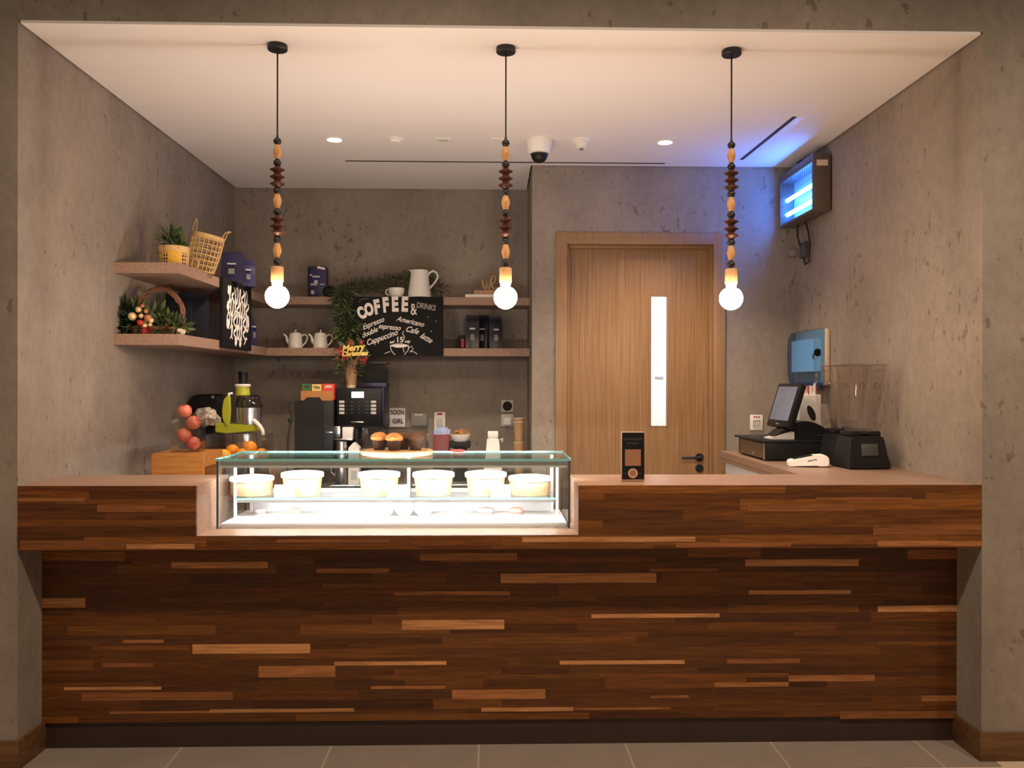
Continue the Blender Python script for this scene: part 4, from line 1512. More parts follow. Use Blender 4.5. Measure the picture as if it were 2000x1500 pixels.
B().box(-.02, .02, -.017, -.013, .06, .076, .002).obj('red_mark', 'red', t)
rx = ax(863, 5.8)
t = thing('sachet_holder', 'dark red holder on the back counter filled with blue and white sachets', 'sachet holder', (rx, 5.8, BZ))
zz = az(848, 5.8) - BZ
b = B().box(-.055, .055, -.05, .05, 0, zz, .003)
b.obj('holder', 'darkred', t)
B().box(-.0555, .0555, -.0505, .0505, .05, .15).obj('dark_band', 'blackm', t, smooth=False)
b = B()
for k in range(12):
    b.T = Matrix.Translation((random.uniform(-.04, .04), -.035 + k * .006, zz - .02)) @ Matrix.Rotation(random.uniform(-.35, .35), 4, 'Y') @ Matrix.Rotation(random.uniform(-.3, .1), 4, 'X')
    b.box(-.019, .019, -.001, .001, 0, random.uniform(.05, .075))
b.obj('sachet', 'bluepack', t, smooth=False)['kind'] = 'stuff'
bx_ = ax(899, 5.78)
t = thing('bowl_stand', 'low black stand under the bowl of sugar sticks on the back counter', 'stand', (bx_, 5.78, BZ))
zs = az(862, 5.78) - BZ
b = B().box(-.07, .07, -.06, .06, zs - .04, zs, .004).box(-.045, .045, -.05, .05, 0, zs - .04)
b.obj('stand', 'blackm', t)
t = thing('sugar_bowl', 'white bowl heaped with brown sugar sticks on a black stand', 'bowl', (bx_, 5.78, BZ + zs + .0005))
B().lathe([(0, 0), (.045, 0), (.062, .018), (.070, .05), (.067, .05), (.055, .02), (0, .012)], seg=32).obj('bowl', 'ceramic', t)
b = B()
for k in range(60):
    a = random.uniform(0, 2 * PI)
    r = random.uniform(0, .050)
    b.T = Matrix.Translation((r * math.cos(a), r * math.sin(a), .028 + .035 * (1 - r / .06) + random.uniform(0, .014))) @ Matrix.Rotation(random.uniform(0, PI), 4, 'Z') @ Matrix.Rotation(random.uniform(-.5, .5), 4, 'Y')
    b.box(-.028, .028, -.004, .004, -.004, .004)
b.obj('sugar_sticks', 'nuts', t, smooth=False)['kind'] = 'stuff'
kx = ax(963, 5.8)
t = thing('white_jug', 'white tapered plastic jug with a square lid on the back counter', 'jug', (kx, 5.8, BZ))
zz = az(842, 5.8) - BZ
b = B().lathe([(0, 0), (.066, 0), (.066, .12), (.058, .14), (.044, zz - .045), (0, zz - .045)], seg=4, sx=1.3, sy=1.3)
bmesh.ops.rotate(b.bm, verts=b.bm.verts, cent=(0, 0, 0), matrix=Matrix.Rotation(PI / 4, 3, 'Z'))
bmesh.ops.bevel(b.bm, geom=b.bm.edges[:], offset=.008, segments=2, affect='EDGES')
b.obj('body', 'wplastic', t)
B().box(-.036, .036, -.036, .036, zz - .044, zz, .005).obj('lid', 'wpaint', t)
B().tube([(.05, 0, zz - .06), (.066, 0, zz - .05), (.062, 0, zz - .075)], .006, 8).obj('spout', 'wplastic', t)
B().tube([(-.052, 0, .14), (-.074, 0, .138), (-.07, 0, .128)], .005, 8).obj('tap', 'wplastic', t)
# sockets on the back wall
t = thing('black_round_socket', 'round black power socket in a pale frame, on the wall above the stacked cups', 'socket', (ax(991, YB), YB, az(793, YB)))
B().box(-.046, .046, -.012, 0, -.046, .046, .005).obj('plate', 'lgrey', t)
b = B()
b.T = Matrix.Translation((0, -.012, 0)) @ FRONT
b.lathe([(0, .002), (.028, .002), (.034, .004), (.036, 0)], seg=28)
b.obj('socket_face', 'blackm', t)
t = thing('plug_socket', 'pale wall socket with a white plug in it, under the round black socket', 'socket', (ax(991, YB), YB, az(820, YB)))
B().box(-.046, .046, -.012, 0, -.05, .044, .005).obj('plate', 'lgrey', t)
B().box(-.030, .030, -.05, -.012, -.036, .020, .008).obj('plug', 'wplastic', t)
# kraft cups in a stack
cy_ = 5.9
cxp = ax(1014, cy_)


def make_cup(z0, h, lb, rim):
    t = thing('kraft_cup', lb, 'paper cup', (cxp, cy_, z0), 0, 'kraft cups stacked by the wall corner')
    r0, r1 = .030, .040
    B().lathe([(0, .004), (r0, 0), (r1, h - .003), (r1 - .0015, h - .003), (r0 - .0015, .006), (0, .006)], seg=28).obj('cup', 'kraft', t)
    b = B()
    b.tube([(r1 * math.cos(2 * PI * i / 24), r1 * math.sin(2 * PI * i / 24), h - .003) for i in range(24)], .0028, 6, closed=True)
    b.obj('rim', 'papercream', t)


zA, zB_, zC_ = az(863, cy_) - BZ, az(823.5, cy_) - BZ, az(816, cy_) - BZ
make_cup(BZ, zA, 'kraft cup at the bottom of the stack in the wall corner', 1)
make_cup(BZ + zA + .001, zB_ - zA - .001, 'kraft cup in the middle of the stack in the wall corner', 1)
make_cup(BZ + zB_ + .0015 - .10, zC_ - zB_ + .098, 'topmost kraft cup nested in the stack in the wall corner', 1)


# ------------------------------------------------------------------ foliage helpers
def tufts(b, path, n, spread, ln, wd, mats=3, up=.2, hang=0):
    """leaves scattered round a polyline"""
    P = [Vector(p) for p in path]
    seg = [(P[i + 1] - P[i]).length for i in range(len(P) - 1)]
    tot = sum(seg)
    for k in range(n):
        d = random.uniform(0, tot)
        i = 0
        while d > seg[i] and i < len(seg) - 1:
            d -= seg[i]
            i += 1
        p = P[i].lerp(P[i + 1], min(1, d / max(seg[i], 1e-6)))
        o = Vector((random.gauss(0, 1), random.gauss(0, 1), random.gauss(0, 1)))
        o *= spread * random.uniform(.2, 1) / max(o.length, .3)
        q = p + o
        dr = o.normalized() + Vector((random.uniform(-.6, .6), random.uniform(-.6, .6), random.uniform(-.4, .4) + up - hang))
        b.mi = random.randrange(mats)
        b.leaf(q, dr, ln * random.uniform(.6, 1.3), wd * random.uniform(.7, 1.3))
    return b


# flower pot on the coffee machine
py_ = 5.84
t = thing('flower_pot', 'potted red Christmas flowers in a kraft cup on top of the coffee machine', 'flowers', (ax(686, py_), py_, BZ + az(758, my, 703) - BZ + .001))
pz = t.location.z
X = lambda u: ax(u, py_) - ax(686, py_)
Z = lambda v: az(v, py_, 686) - pz
ch = Z(724)
B().lathe([(0, 0), (.031, 0), (.0335, .018), (.032, .019), (0, .019)], seg=28).obj('pale_base', 'papercream', t)
B().lathe([(0, .0192), (.0335, .0192), (.043, ch), (.040, ch), (.034, .03), (0, .025)], seg=28).obj('pot', 'kraft', t)
b = B()
nseg = 24
vs = []
for rr, z_, wav in ((.036, ch - .03, 0), (.05, ch + .01, .004), (.082, ch + .06, .014), (.105, ch + .10, .03)):
    vs.append([b._v((rr * (1 + wav * 4 * math.sin(5 * 2 * PI * i / nseg)) * math.cos(2 * PI * i / nseg), .8 * rr * math.sin(2 * PI * i / nseg), z_ + wav * math.sin(7 * 2 * PI * i / nseg + 1) + (.03 if i in (0, 1, 23, 22) else 0))) for i in range(nseg)])
for a, d in zip(vs, vs[1:]):
    for i in range(nseg):
        b.bm.faces.new([a[i], a[(i + 1) % nseg], d[(i + 1) % nseg], d[i]])
b.obj('paper_wrap', 'flowerpaper', t)
b = tufts(B(), [(0, 0, ch), (0, 0, ch + .13)], 260, .085, .055, .022, 3, .5)
tufts(b, [(X(672), 0, ch + .08), (X(700), 0, ch + .12)], 140, .07, .05, .02, 3, .4)
b.obj('foliage', ['green', 'green2', 'green3'], t)
for u, v, r in ((671, 687, .036), (678, 695, .030), (714, 704, .030), (710, 669, .018), (689, 671, .020)):
    b = B()
    c = Vector((X(u), -.085 if u > 660 else -.05, Z(v)))
    for k in range(11):
        a = 2 * PI * k / 11
        rr = r * (1 if k % 2 else .7)
        b.leaf(c, (math.cos(a), -.55 + .3 * (k % 2), math.sin(a)), rr * 1.25, rr * .55, (0, -1, 0))
    b.mi = 1
    b.ball(r * .18, c + Vector((0, -.012, 0)), 8)
    b.obj('red_flower', ['redf', 'gold'], t)
b = B()
put(b, 'Merry', .060, X(695), -.125, Z(681), rot=.12, bold=.0026, shear=.25, ext=.0015)
put(b, 'Christmas', .042, X(698), -.125, Z(692), rot=.05, bold=.0022, shear=.25, ext=.0015)
b.tube([(X(692), -.12, Z(690)), (X(690), -.06, ch)], .0022, 6)
b.obj('gold_topper', 'gold', t, smooth=False)

# ------------------------------------------------------------------ things on the shelves
# menu chalkboard
by_ = SYB - .013
bz0, bz1 = az(695.5, by_), az(580, by_)
bx0, bx1 = ax(689, by_), ax(865.5, by_)
bcx, bcz = (bx0 + bx1) / 2, (bz0 + bz1) / 2
t = thing('menu_chalkboard', 'black chalkboard lettered COFFEE with a drawn cup, hung on the back shelves', 'chalkboard', (bcx, by_, bz0))
t['label'] = 'black coffee menu chalkboard with a drawn cup, hung across the back shelves'
X = lambda u: ax(u, by_ - .012) - bcx
Z = lambda v: az(v, by_ - .012) - bz0
B().box(bx0 - bcx, bx1 - bcx, -.010, .012, 0, bz1 - bz0, .002).obj('board', 'board', t)
PX = 1 / 274.0
yt = -.0106


def letters(parent, mt, items):
    for nm, args in items:
        b = B()
        for (body, size, u, v, rot, kw) in args:
            put(b, body, size * PX, X(u), yt, Z(v), rot=math.radians(rot), **kw)
        b.obj(nm, mt, parent, smooth=False)


HD = dict(bold=.0072, ext=.0007, xs=.66)
for ch_, u, v, r_, s_ in (('C', 706, 612.5, 26, 30), ('O', 720.5, 605.5, 12, 31), ('F', 736, 601, 9, 37), ('F', 753, 597, 5, 38), ('E', 771, 595.5, 2, 38), ('E', 790, 595.5, -2, 38)):
    letters(t, 'chalk', [('large_letter', [(ch_, s_, u, v, r_, HD)])])
HS = dict(bold=.0007, shear=.42, ext=.0005, xs=.86)
letters(t, 'chalk', [('ampersand', [('&', 32, 807.5, 605, 4, dict(bold=.0004, ext=.0005, xs=.62))])])
letters(t, 'chalkdim', [('hatched_word', [('DRINKS', 15, 832, 599, -10, dict(bold=.0012, ext=.0005, xs=.72))])])
letters(t, 'chalk', [('menu_line', [('Espresso', 14.5, 728, 632, 22, HS)]), ('menu_line', [('Americano', 14, 801, 628, -13, HS)]),
                     ('menu_line', [('double', 14, 721, 650, 24, HS), ('espresso', 14, 760, 639, -6, HS)]), ('menu_line', [('Cafe', 16, 804, 645, -14, HS), ('latte', 16, 832, 660, -30, HS)]),
                     ('menu_line', [('Cappuccino', 15.5, 745, 660, 20, HS)]), ('price', [('15', 15, 780.5, 664, 0, dict(bold=.001, ext=.0005)), ('aed', 7, 765, 668, 8, HS), ('only', 7, 795, 667, -3, HS)])])
b = B()
r = .0026
cup = [(762, 675), (764, 684), (768, 690), (772, 693)]
for pl in ([(u, v) for u, v in cup], [(798, 675), (797, 684), (792, 690), (790, 693)], [(762, 675), (772, 672), (785, 671.5), (798, 675)], [(762, 675), (775, 678.5), (790, 678), (798, 675)],
           [(751, 691), (757, 688), (762, 687)], [(798, 680), (804, 676), (807, 682), (800, 688)], [(803, 686), (810, 688), (815, 692)], [(787, 680), (789, 688)], [(788, 665), (790, 658), (786, 652), (788, 646)]):
    b.tube([(X(u), yt, Z(v)) for u, v in pl], r, 6)
b.prism([(X(765), Z(675)), (X(773), Z(673)), (X(787), Z(673)), (X(796), Z(675)), (X(787), Z(678)), (X(773), Z(678))], yt - .001, yt, 'y')
b.obj('cup_drawing', 'chalk', t)
b = B()
for u, v in ((835, 619), (851.5, 627), (842, 647)):
    b.ball(.005, (X(u), yt, Z(v)), 8)
b.tube([(X(701), yt, Z(590)), (X(705), yt, Z(585)), (X(712), yt, Z(584)), (X(720), yt, Z(583))], .0012, 5)
b.obj('chalk_dots', 'chalkdim', t)

# swash-lettered chalkboard on the left shelf leg
ly0, ly1, lz0, lz1 = 4.965, 5.545, 1.772, 2.182
t = thing('lettered_chalkboard', 'narrow-looking black chalkboard with dense white swash lettering, on the side shelves', 'chalkboard', (SX + .013, (ly0 + ly1) / 2, lz0))
hl = (ly1 - ly0) / 2
B().box(-.012, .010, -hl, hl, 0, lz1 - lz0, .002).obj('board', 'board', t)
hh = lz1 - lz0
rnd = random.Random(4)


def stroke(pts, r0):
    b = B()
    n = len(pts)
    b.tube([(.0108, p[0], p[1]) for p in pts], [r0 * (.45 + .75 * math.sin(PI * (i + .5) / n)) for i in range(n)], 6)
    b.T = Matrix.Identity(4)
    for v in b.bm.verts:
        v.co.x = .0105 + (v.co.x - .0108) * .25
    b.obj('lettering_stroke', 'chalk', t)


for row, zc_, amp in ((0, .79, .105), (1, .60, .11), (2, .41, .11), (3, .24, .085)):
    wdt = (.195, .225, .23, .16)[row]
    nl = (6, 7, 7, 5)[row]
    for k in range(nl):
        c0 = -wdt + 2 * wdt * (k + .5) / nl
        lean = .030
        zb, ztp = (zc_ - amp * 1.15) * hh, (zc_ + amp * 1.25 + rnd.uniform(-.02, .03)) * hh
        w_ = wdt / nl
        kind = (k + row) % 3
        pts = []
        for i in range(14):
            s = i / 13
            if kind == 0:
                y = c0 - w_ * .8 + 1.6 * w_ * s + w_ * .5 * math.sin(2 * PI * s)
                z = zb + (ztp - zb) * (.5 - .5 * math.cos(2 * PI * s))
            elif kind == 1:
                y = c0 + w_ * .8 * math.sin(2.6 * PI * s)
                z = ztp + (zb - ztp) * s
            else:
                y = c0 + w_ * .75 * math.cos(2 * PI * s * 1.15 + 1)
                z = (zb + ztp) / 2 + (ztp - zb) * .48 * math.sin(2 * PI * s * 1.15 + 1)
            pts.append((y + lean * ((z / hh) - zc_) * 3, z))
        stroke(pts, .0078)
for y_, z_ in ((-.20, .83), (-.21, .60), (-.21, .34), (.20, .40), (-.06, .10), (.03, .09)):
    stroke([(y_, z_ * hh - .02), (y_ + .012, z_ * hh), (y_ + .005, z_ * hh + .03)], .018)
stroke([(.12, .08 * hh), (.15, .13 * hh), (.17, .20 * hh)], .006)
stroke([(.13, .17 * hh), (.16, .16 * hh), (.19, .18 * hh)], .006)


def make_bag(name, lb, x, y, z, wd_, dp_, h_, mt, rz=0, group=None, style=0):
    t = thing(name, lb, 'coffee bag', (x, y, z), rz, group)
    b = B()
    n = 5
    rows = [(1, 1, 0), (1, 1, .02), (1.02, .96, .35), (1.0, .8, .62), (.97, .40, .84), (.95, .10, .92), (.95, .09, 1.0)]
    vs = []
    for sx, sy, z_ in rows:
        P = []
        hw, hd = wd_ / 2 * sx, dp_ / 2 * sy
        for (px, pyy) in ((-1, -1), (-.33, -1.06), (.33, -1.06), (1, -1), (1.0, 0), (1, 1), (.33, 1.06), (-.33, 1.06), (-1, 1), (-1.0, 0)):
            P.append(b._v((px * hw, pyy * hd, z_ * h_)))
        vs.append(P)
    for a, d in zip(vs, vs[1:]):
        for i in range(10):
            b.bm.faces.new([a[i], a[(i + 1) % 10], d[(i + 1) % 10], d[i]])
    b.bm.faces.new(vs[0][::-1])
    b.bm.faces.new(vs[-1])
    b.crumple(.003, 25, x * 7)
    for v in b.bm.verts:
        v.co.z = max(v.co.z, 0)
    b.obj('bag', mt, t, ang=50)
    if style:
        return t
    b = B()
    yf = -dp_ / 2 * 1.10 - .001
    b.box(-wd_ * .2, wd_ * .2, yf - .001, yf + .012, h_ * .56, h_ * .605)
    b.obj('pale_lettering', 'lgrey', t, smooth=False)
    b = B()
    b.box(-wd_ * .14, wd_ * .14, yf - .001, yf + .004, h_ * .24, h_ * .42)
    b.obj('printed_label', 'grey', t, smooth=False)
    return t


# upper shelf, from the left end
wy = 4.52
wx = ax(339, wy)
t = thing('woven_planter', 'small woven planter with yellow band and green plant at the end of the upper shelf', 'planter', (wx, wy, U1 + .001))
ph = az(483, wy, 340) - U1
pr_ = 27.5 / (F / wy)
b = B()
seg = 28
for i in range(seg):
    a = 2 * PI * i / seg
    b.tube([(pr_ * .93 * math.cos(a), pr_ * .93 * math.sin(a), .002), (pr_ * math.cos(a), pr_ * math.sin(a), ph)], .0035, 5)
for k in range(4):
    z_ = .006 + k * ph * .18
    rr = pr_ * (.93 + .07 * z_ / ph)
    b.tube([(rr * math.cos(2 * PI * i / 32), rr * math.sin(2 * PI * i / 32), z_) for i in range(32)], .004, 5, closed=True)
b.obj('woven_side', 'wicker', t)
b = B().lathe([(pr_ * .985, ph * .66), (pr_ * 1.02, ph * .68), (pr_ * 1.03, ph), (pr_ * .97, ph), (pr_ * .95, ph * .66)], seg=36)
b.obj('top_band', 'wicker', t)
b = B()
vs = []
for i in range(9):
    a = -PI / 2 - .05 + i * .12
    vs.append([b._v((pr_ * 1.03 * math.cos(a), pr_ * 1.03 * math.sin(a), z_)) for z_ in (.002, ph * .72)])
for a, d in zip(vs, vs[1:]):
    b.bm.faces.new([a[0], d[0], d[1], a[1]])
b.obj('yellow_panel', 'wickery', t)
B().lathe([(0, .003), (pr_ * .86, .003), (pr_ * .9, ph * .9), (0, ph * .9)], seg=24).obj('inner_pot', 'blackm', t)
b = tufts(B(), [(0, 0, ph), (0, 0, ph + .045)], 170, .055, .058, .016, 3, .7)
b.obj('plant', ['green', 'green2', 'green3'], t)

wy = 4.80
wx = ax(391, wy)
t = thing('open_weave_basket', 'tall open-weave cane basket with two loop handles, leaning at the shelf corner', 'basket', (wx, wy, U1 + .0155))
t.rotation_euler = (0, math.radians(13), 0)
s_ = F / wy
hB = 72 / s_
b = B()
ra, rb = 25 / s_, 30 / s_
nst = 22
for i in range(nst):
    a = 2 * PI * i / nst
    b.tube([(ra * math.cos(a), ra * math.sin(a), .002), ((ra + rb) / 2 * 1.06 * math.cos(a), (ra + rb) / 2 * 1.06 * math.sin(a), hB * .5), (rb * math.cos(a), rb * math.sin(a), hB)], .0026, 5)
for k in range(7):
    z_ = .004 + hB * .93 * k / 6.5
    rr = ra + (rb - ra) * z_ / hB + .004 * math.sin(PI * z_ / hB)
    b.tube([(rr * math.cos(2 * PI * i / 30), rr * math.sin(2 * PI * i / 30), z_) for i in range(30)], .0032, 5, closed=True)
b.obj('weave', 'wicker', t)
b = B().lathe([(rb * .97, hB * .90), (rb * 1.02, hB * .90), (rb * 1.04, hB), (rb * .98, hB)], seg=36)
b.obj('rim', 'wicker', t)
for s, hgt, tilt in ((-1, .075, 0), (1, .045, .03)):
    b = B()
    pts = [(s * rb * .98 + s * tilt * (1 - abs(k / 5 - 1)) + (-.03 if s < 0 else .03) * 0, (k / 5 - 1) * .026, hB + hgt * math.sqrt(max(0, 1 - (k / 5 - 1) ** 2))) for k in range(11)]
    b.tube(pts, .0032, 6)
    b.obj('loop_handle', 'wicker', t)
b = B()
b.T = Matrix.Translation((-.004, -ra - .022, .030)) @ FRONT
b.tube([(.019 * math.cos(2 * PI * i / 20), .024 * math.sin(2 * PI * i / 20), 0) for i in range(20)], .0045, 6, closed=True)
b.obj('cane_ring', 'wicker', t)

make_bag('coffee_bag', 'navy coffee bag with pale print above the swash-lettered chalkboard', ax(454, 5.17), 5.17, U1 + .001, .125, .08, az(493, 5.17, 450) - U1, 'navy', math.radians(8), 'navy coffee bags on the upper shelf')
make_bag('coffee_bag', 'violet-blue coffee bag behind the navy one, beside the beaded lamp', ax(482, 5.42), 5.44, U1 + .001, .085, .10, az(506, 5.42, 482) - U1, 'violet', math.radians(20), 'navy coffee bags on the upper shelf')

# navy bags in the dark on the lower shelf leg, blue bag past the chalkboard
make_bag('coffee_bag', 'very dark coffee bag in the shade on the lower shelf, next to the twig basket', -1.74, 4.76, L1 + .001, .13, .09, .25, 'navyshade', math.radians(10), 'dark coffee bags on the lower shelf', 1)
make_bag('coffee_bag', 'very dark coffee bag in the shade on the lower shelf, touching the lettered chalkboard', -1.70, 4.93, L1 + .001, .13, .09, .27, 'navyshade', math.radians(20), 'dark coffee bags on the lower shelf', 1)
make_bag('coffee_bag', 'blue-violet coffee bag on the lower shelf, half hidden by the lettered chalkboard', ax(484, 5.72), 5.72, L1 + .001, .08, .09, az(612, 5.72, 485) - L1, 'violet', math.radians(75), 'dark coffee bags on the lower shelf')

# Christmas twig basket on the lower shelf
wy = 4.47
wc = ax(308, wy)
t = thing('twig_basket', 'arched grapevine twig basket with greenery and baubles on the lower shelf end', 'decoration', (wc, wy, L1 + .001))
X = lambda u: ax(u, wy) - wc
Z = lambda v: az(v, wy, 308) - L1 - .001
b = B()
for k in range(7):
    rnd_ = random.Random(k)
    pts = []
    for i in range(22):
        a = PI * (1.18 - 1.36 * i / 21)
        rr = 1 + rnd_.uniform(-.05, .05)
        pts.append((X(313) + .118 * rr * math.cos(a) + .004 * math.sin(i + k), .012 * math.sin(i * .9 + k * 1.3), max(.004, Z(622) + .172 * rr * math.sin(a) * .92 + .005 * math.cos(i * 1.3 + k))))
    b.tube(pts, .0055, 5)
b.obj('twig_handle', 'twig', t)
b = B().lathe([(0, 0), (.10, 0), (.125, .03), (.12, .045), (.09, .03), (0, .02)], (X(305), 0, 0), 24, 1.2, .7)
b.crumple(.008, 30)
for v in b.bm.verts:
    v.co.z = max(v.co.z, 0)
b.obj('basket_base', 'twig', t)
b = tufts(B(), [(X(232), 0, .05), (X(262), 0, .09), (X(300), -.01, .07), (X(345), -.02, .04)], 520, .075, .062, .020, 3, .3)
tufts(b, [(X(228), .02, .04), (X(250), .0, .10)], 160, .085, .07, .018, 1, .3)
tufts(b, [(X(325), -.04, .035), (X(362), -.03, .035)], 170, .045, .04, .014, 3, .3)
for v in b.bm.verts:
    v.co.z = max(v.co.z, .002)
    v.co.x = max(v.co.x, XL + .004 - wc)
b.obj('greenery', ['green', 'green3', 'green2'], t)
for u, v, r, mt in ((274, 621, .0215, 'goldball'), (286, 608, .016, 'goldball'), (291, 620, .013, 'goldball'), (300, 611, .012, 'copper'), (304, 624, .020, 'copper'), (310, 629, .013, 'goldball'),
                    (289, 633, .016, 'red'), (298, 639, .014, 'goldball'), (308, 637, .011, 'goldball'), (293, 601, .010, 'copper')):
    B().ball(r, (X(u), -.10, max(r, Z(v))), 18).obj('bauble', mt, t)
b = B()
for k in range(9):
    a = 2 * PI * k / 9
    b.leaf((X(303), -.10, .018), (math.cos(a), -.5, math.sin(a) * .6 - .1), .035, .016, (0, -1, 0))
for v in b.bm.verts:
    v.co.z = max(v.co.z, .001)
b.obj('red_leaf_bow', 'redf', t)
b = B()
for k in range(26):
    a = 2.4 * k
    h_ = .006 + k * .0022
    r_ = .020 * (1 - (k / 26) ** 2) + .004
    b.leaf((X(338), -.08, h_), (math.cos(a) * r_ * 60, math.sin(a) * r_ * 60, .5), .016, .012, (0, 0, 1))
b.obj('pine_cone', 'twig', t)
B().prism([(X(352), .001), (X(368), .001), (X(371), .02), (X(364), .035), (X(355), .03)], -.062, -.056, 'y').obj('cream_tag', 'papercream', t, smooth=False)

# back part of the upper shelf
sy_ = 6.17
t = thing('coffee_box', 'upright blue coffee box with white lettering on the upper shelf, beside the black pouch', 'coffee box', (ax(621, sy_), sy_, U1 + .001))
s_ = F / sy_
hB = az(523, sy_) - U1
wB = 17.5 / s_
B().box(-wB, wB, -.04, .04, 0, hB, .003).obj('carton', 'violet', t)
B().box(-wB - .0006, -wB + .018, -.0408, -.03, .002, hB - .002).obj('dark_edge', 'navydark', t, smooth=False)
b = B()
for x0, x1, z0, z1 in ((-.05, -.036, .70, .76), (-.032, .02, .655, .705), (-.045, .0, .40, .46), (-.02, .005, .44, .56), (.02, .055, .42, .45), (-.042, -.02, .12, .24)):
    b.box(x0, x1, -.0412, -.0398, z0 * hB, z1 * hB)
b.obj('white_lettering', 'lgrey', t, smooth=False)
b = B()
b.T = Matrix.Translation((.030, -.041, hB - .012)) @ Matrix.Rotation(.2, 4, 'Y')
b.box(-.028, .028, -.002, .002, -.008, .008)
b.obj('white_flash', 'wplastic', t, smooth=False)
t = thing('black_pouch', 'small round black pouch leaning against the blue coffee box on the upper shelf', 'pouch', (ax(643, 6.09), 6.09, U1 + .001))
b = B().ball(.050, (0, 0, .043), 20, .86, 1, .6)
b.crumple(.004, 30)
for v in b.bm.verts:
    v.co.z = max(0, v.co.z)
b.obj('pouch', 'blackm', t)
b = B().tube([(-.03, -.02, .075), (0, -.03, .086), (.03, -.02, .075)], .004, 6)
b.obj('seam', 'dgrey', t)
gy_ = 6.06
path_u = [(654, 578), (668, 568), (690, 561), (715, 558), (740, 555), (765, 548), (790, 545), (815, 545), (840, 550), (862, 566)]
path_d = [(676, 568), (664, 584), (672, 600), (668, 618), (676, 632), (684, 648), (680, 662), (688, 676)]
b = B()
U = [Vector((ax(u, gy_), gy_ + .05, max(az(v, gy_, u), U1 + .02))) for u, v in path_u]
D = [Vector((ax(u, 5.975), 5.975, az(v, 5.975, u))) for u, v in path_d]
o0 = Vector((ax(690, gy_), gy_, U1 + .001))
for P in (U, D):
    for p in P:
        p -= o0
tufts(b, U, 1500, .055, .042, .007, 2, .1)
tufts(b, D, 1300, .058, .050, .010, 3, 0, .4)
tufts(b, [D[4], D[5], D[6]], 260, .075, .060, .016, 3, 0, .3)
for v in b.bm.verts:
    w_ = v.co + o0
    if w_.y > SYB - .004 and w_.z < U1 + .003 and w_.z > U0 - .05:
        v.co.z = U1 + .003 - o0.z
g_ = thing('pine_garland', 'bushy green pine garland along the upper shelf, trailing down beside the menu chalkboard', 'garland', o0)
b.obj('needles', ['green', 'green3', 'green2'], g_)
b = B()
b.tube(U, .006, 6)
b.tube([U[1] + Vector((0, -.02, 0))] + D[1:], .006, 6)
b.obj('stem', 'twig', g_)

cz0 = U1 + .001
cy = 6.06
t = thing('white_cup', 'white handled cup on the upper shelf, between garland and tall white jug', 'cup', (ax(774, cy), cy, cz0), 0)
s_ = F / cy
hc = az(563, cy) - cz0
B().lathe([(0, 0), (.040, 0), (.044, .006), (.057, hc * .6), (.058, hc), (.055, hc), (.052, hc * .5), (0, .012)], seg=36).obj('bowl', 'ceramic', t)
B().tube([(-.053, 0, hc * .85), (-.072, 0, hc * .82), (-.076, 0, hc * .5), (-.066, 0, hc * .28), (-.048, 0, hc * .25)], .005, 8).obj('handle', 'ceramic', t)
t = thing('tall_white_jug', 'tall white jug with a long curved handle on the upper shelf', 'jug', (ax(819, cy), cy, cz0), 0)
hc = az(528, cy) - cz0
r0, r1 = 22.5 / s_, 16.5 / s_
b = B().lathe([(0, 0), (r0, 0), (r0, .012), (r0 * .985, .03), (r1 * 1.02, hc * .9), (r1, hc), (r1 - .004, hc), (r1 - .003, hc * .9), (r0 * .9, .03), (0, .01)], seg=40)
for v in b.bm.verts:
    if v.co.z > hc * .9 and v.co.x < -r1 * .75 and abs(v.co.y) < r1 * .5:
        v.co.x -= .018
        v.co.z += .004
b.obj('body', 'ceramic', t)
hu = lambda u: ax(u, cy) - ax(819, cy)
hv = lambda v: az(v, cy) - cz0
b = B().tube([(hu(834), 0, hv(543)), (hu(838), 0, hv(533)), (hu(845), 0, hv(529)), (hu(852), 0, hv(532)), (hu(855), 0, hv(540)), (hu(851), 0, hv(549)), (hu(844), 0, hv(558)), (hu(837), 0, hv(565))], .0075, 10)
b.obj('handle', 'ceramic', t)

# books and lettering
ky = 6.12
kx = lambda u: ax(u, ky)
zt = U1 + .001
t = thing('white_book', 'thin white book lying flat on the upper shelf, behind the middle lamp bulb', 'book', (kx(947), ky, zt))
w_ = kx(985) - kx(908)
hA = .024
B().box(-w_ / 2, w_ / 2, -.075, .075, 0, .003, .001).box(-w_ / 2, w_ / 2, -.075, .075, hA - .003, hA, .001).box(w_ / 2 - .004, w_ / 2, -.075, .075, .003, hA - .003).obj('cover', 'papercream', t, smooth=False)
B().box(-w_ / 2 + .002, w_ / 2 - .004, -.071, .071, .003, hA - .003).obj('pages', 'paper', t, smooth=False)
t = thing('tan_book', 'tan book lying on the thin white book on the upper shelf', 'book', (kx(952), ky, zt + hA + .0005))
w_ = kx(980) - kx(927)
hB_ = .030
B().box(-w_ / 2, w_ / 2, -.06, .06, 0, .003, .001).box(-w_ / 2, w_ / 2, -.06, .06, hB_ - .003, hB_, .001).box(w_ / 2 - .004, w_ / 2, -.06, .06, .003, hB_ - .003).obj('cover', 'bookwood', t, smooth=False)
B().box(-w_ / 2 + .002, w_ / 2 - .004, -.057, .057, .003, hB_ - .003).obj('pages', 'bookwood', t, smooth=False)
t = thing('wooden_script_word', 'pale wooden script lettering standing on the tan book', 'ornament', (kx(955), ky, zt + hA + hB_ + .001))
b = B()
zo = .008
Lp = [(-.050, .078), (-.046, .05), (-.036, .018), (-.028, .006), (-.020, .02), (-.018, .072), (-.015, .02), (-.006, .006), (.004, .03), (.012, .075), (.022, .100), (.036, .108), (.046, .09), (.042, .062), (.030, .055), (.020, .06), (.022, .028), (.034, .012), (.050, .016), (.060, .010)]
b.tube([(x, 0, z + .004) for x, z in Lp], .0065, 8)
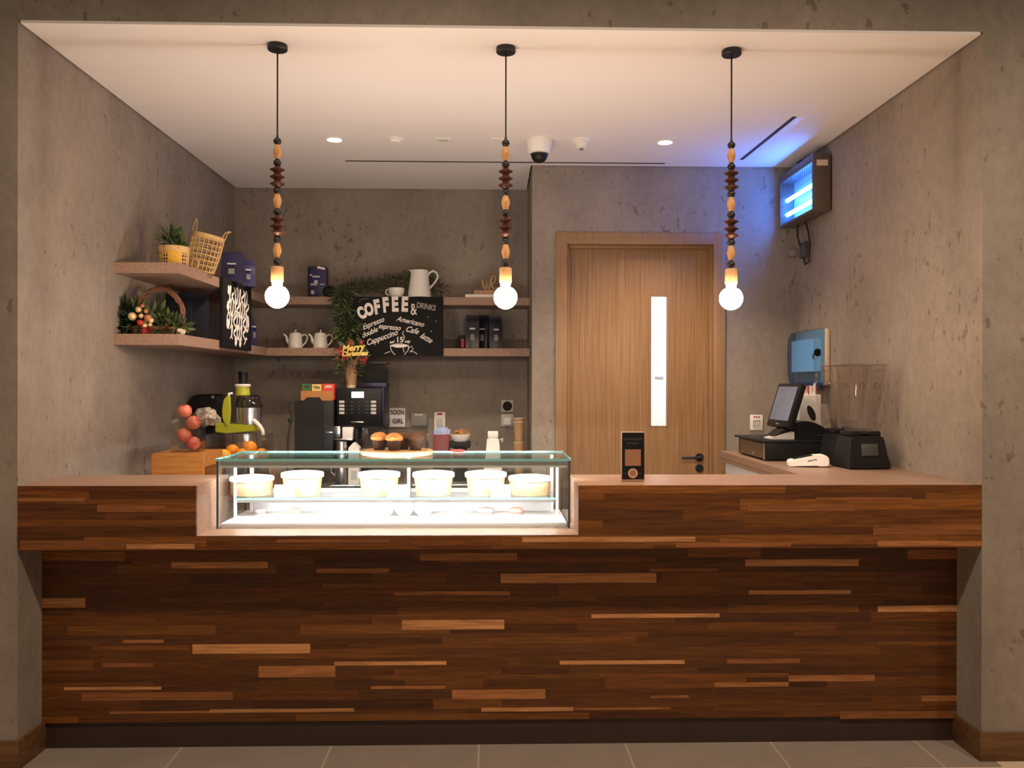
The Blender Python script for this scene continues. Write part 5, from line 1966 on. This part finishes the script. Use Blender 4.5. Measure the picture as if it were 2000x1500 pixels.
b.box(-.05, .06, -.02, .02, 0, .006, .002)
b.obj('lettering', 'scriptwood', t)

# lower back shelf: teapots, dark bags, red pot
ty_ = 6.14
s_ = F / ty_


def make_teapot(u, lb):
    c = ax(u, ty_)
    t = thing('white_teapot', lb, 'teapot', (c, ty_, L1 + .001), 0, 'white teapots on the lower shelf')
    hz = az(652.5, ty_) - L1 - .001
    r0, r1 = 14 / s_, 11.5 / s_
    B().lathe([(0, 0), (r0, 0), (r0 * 1.02, .006), (r1 * 1.03, hz * .92), (r1 * .95, hz), (0, hz)], seg=36).obj('body', 'ceramic', t)
    b = B().lathe([(r1 * .93, hz + .0003), (r1 * .9, hz + .004), (.012, hz + .010), (.005, hz + .014), (.008, hz + .022), (.004, hz + .028), (0, hz + .029)], seg=28)
    b.obj('lid', 'ceramic', t)
    b = B().tube([(-r1 * .9, 0, hz * .28), (-r1 * 1.35, 0, hz * .5), (-r1 * 1.55, 0, hz * .82), (-r1 * 2.0, 0, hz * .98)], [.015, .012, .008, .0065], 10)
    b.obj('spout', 'ceramic', t)
    q = [(r1 * .98, hz * .80), (r1 * 1.35, hz * .95), (r1 * 1.85, hz * .90), (r1 * 2.0, hz * .68), (r1 * 1.75, hz * .42), (r1 * 1.15, hz * .16)]
    B().tube([(x, 0, z) for x, z in q], .0052, 8).obj('handle', 'ceramic', t)
    return t


make_teapot(577, 'white teapot on the lower shelf, nearer the wall corner')
make_teapot(626, 'white teapot on the lower shelf, nearer the garland')
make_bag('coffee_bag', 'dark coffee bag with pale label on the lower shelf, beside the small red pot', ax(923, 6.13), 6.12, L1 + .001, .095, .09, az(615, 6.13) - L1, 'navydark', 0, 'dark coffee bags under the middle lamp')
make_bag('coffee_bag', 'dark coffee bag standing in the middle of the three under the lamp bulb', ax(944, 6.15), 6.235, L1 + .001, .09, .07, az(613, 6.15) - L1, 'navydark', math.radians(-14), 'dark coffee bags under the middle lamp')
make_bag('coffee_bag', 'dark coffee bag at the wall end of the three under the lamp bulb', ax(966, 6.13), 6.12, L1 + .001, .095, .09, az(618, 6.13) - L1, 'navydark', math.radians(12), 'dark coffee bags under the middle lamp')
t = thing('small_red_pot', 'small black and red pot on the lower shelf beside the dark coffee bags', 'pot', (ax(902, 6.10), 6.10, L1 + .001))
hz = az(655, 6.10) - L1
B().lathe([(0, 0), (.026, 0), (.028, hz * .9), (.024, hz), (0, hz)], seg=24).obj('pot', 'blackm', t)
b = B()
vs = []
for i in range(7):
    a = -PI / 2 - .05 + i * .13
    vs.append([b._v((.0285 * math.cos(a), .0285 * math.sin(a), z_)) for z_ in (.008, hz * .72)])
for a, d in zip(vs, vs[1:]):
    b.bm.faces.new([a[0], d[0], d[1], a[1]])
b.obj('red_label', 'red', t)
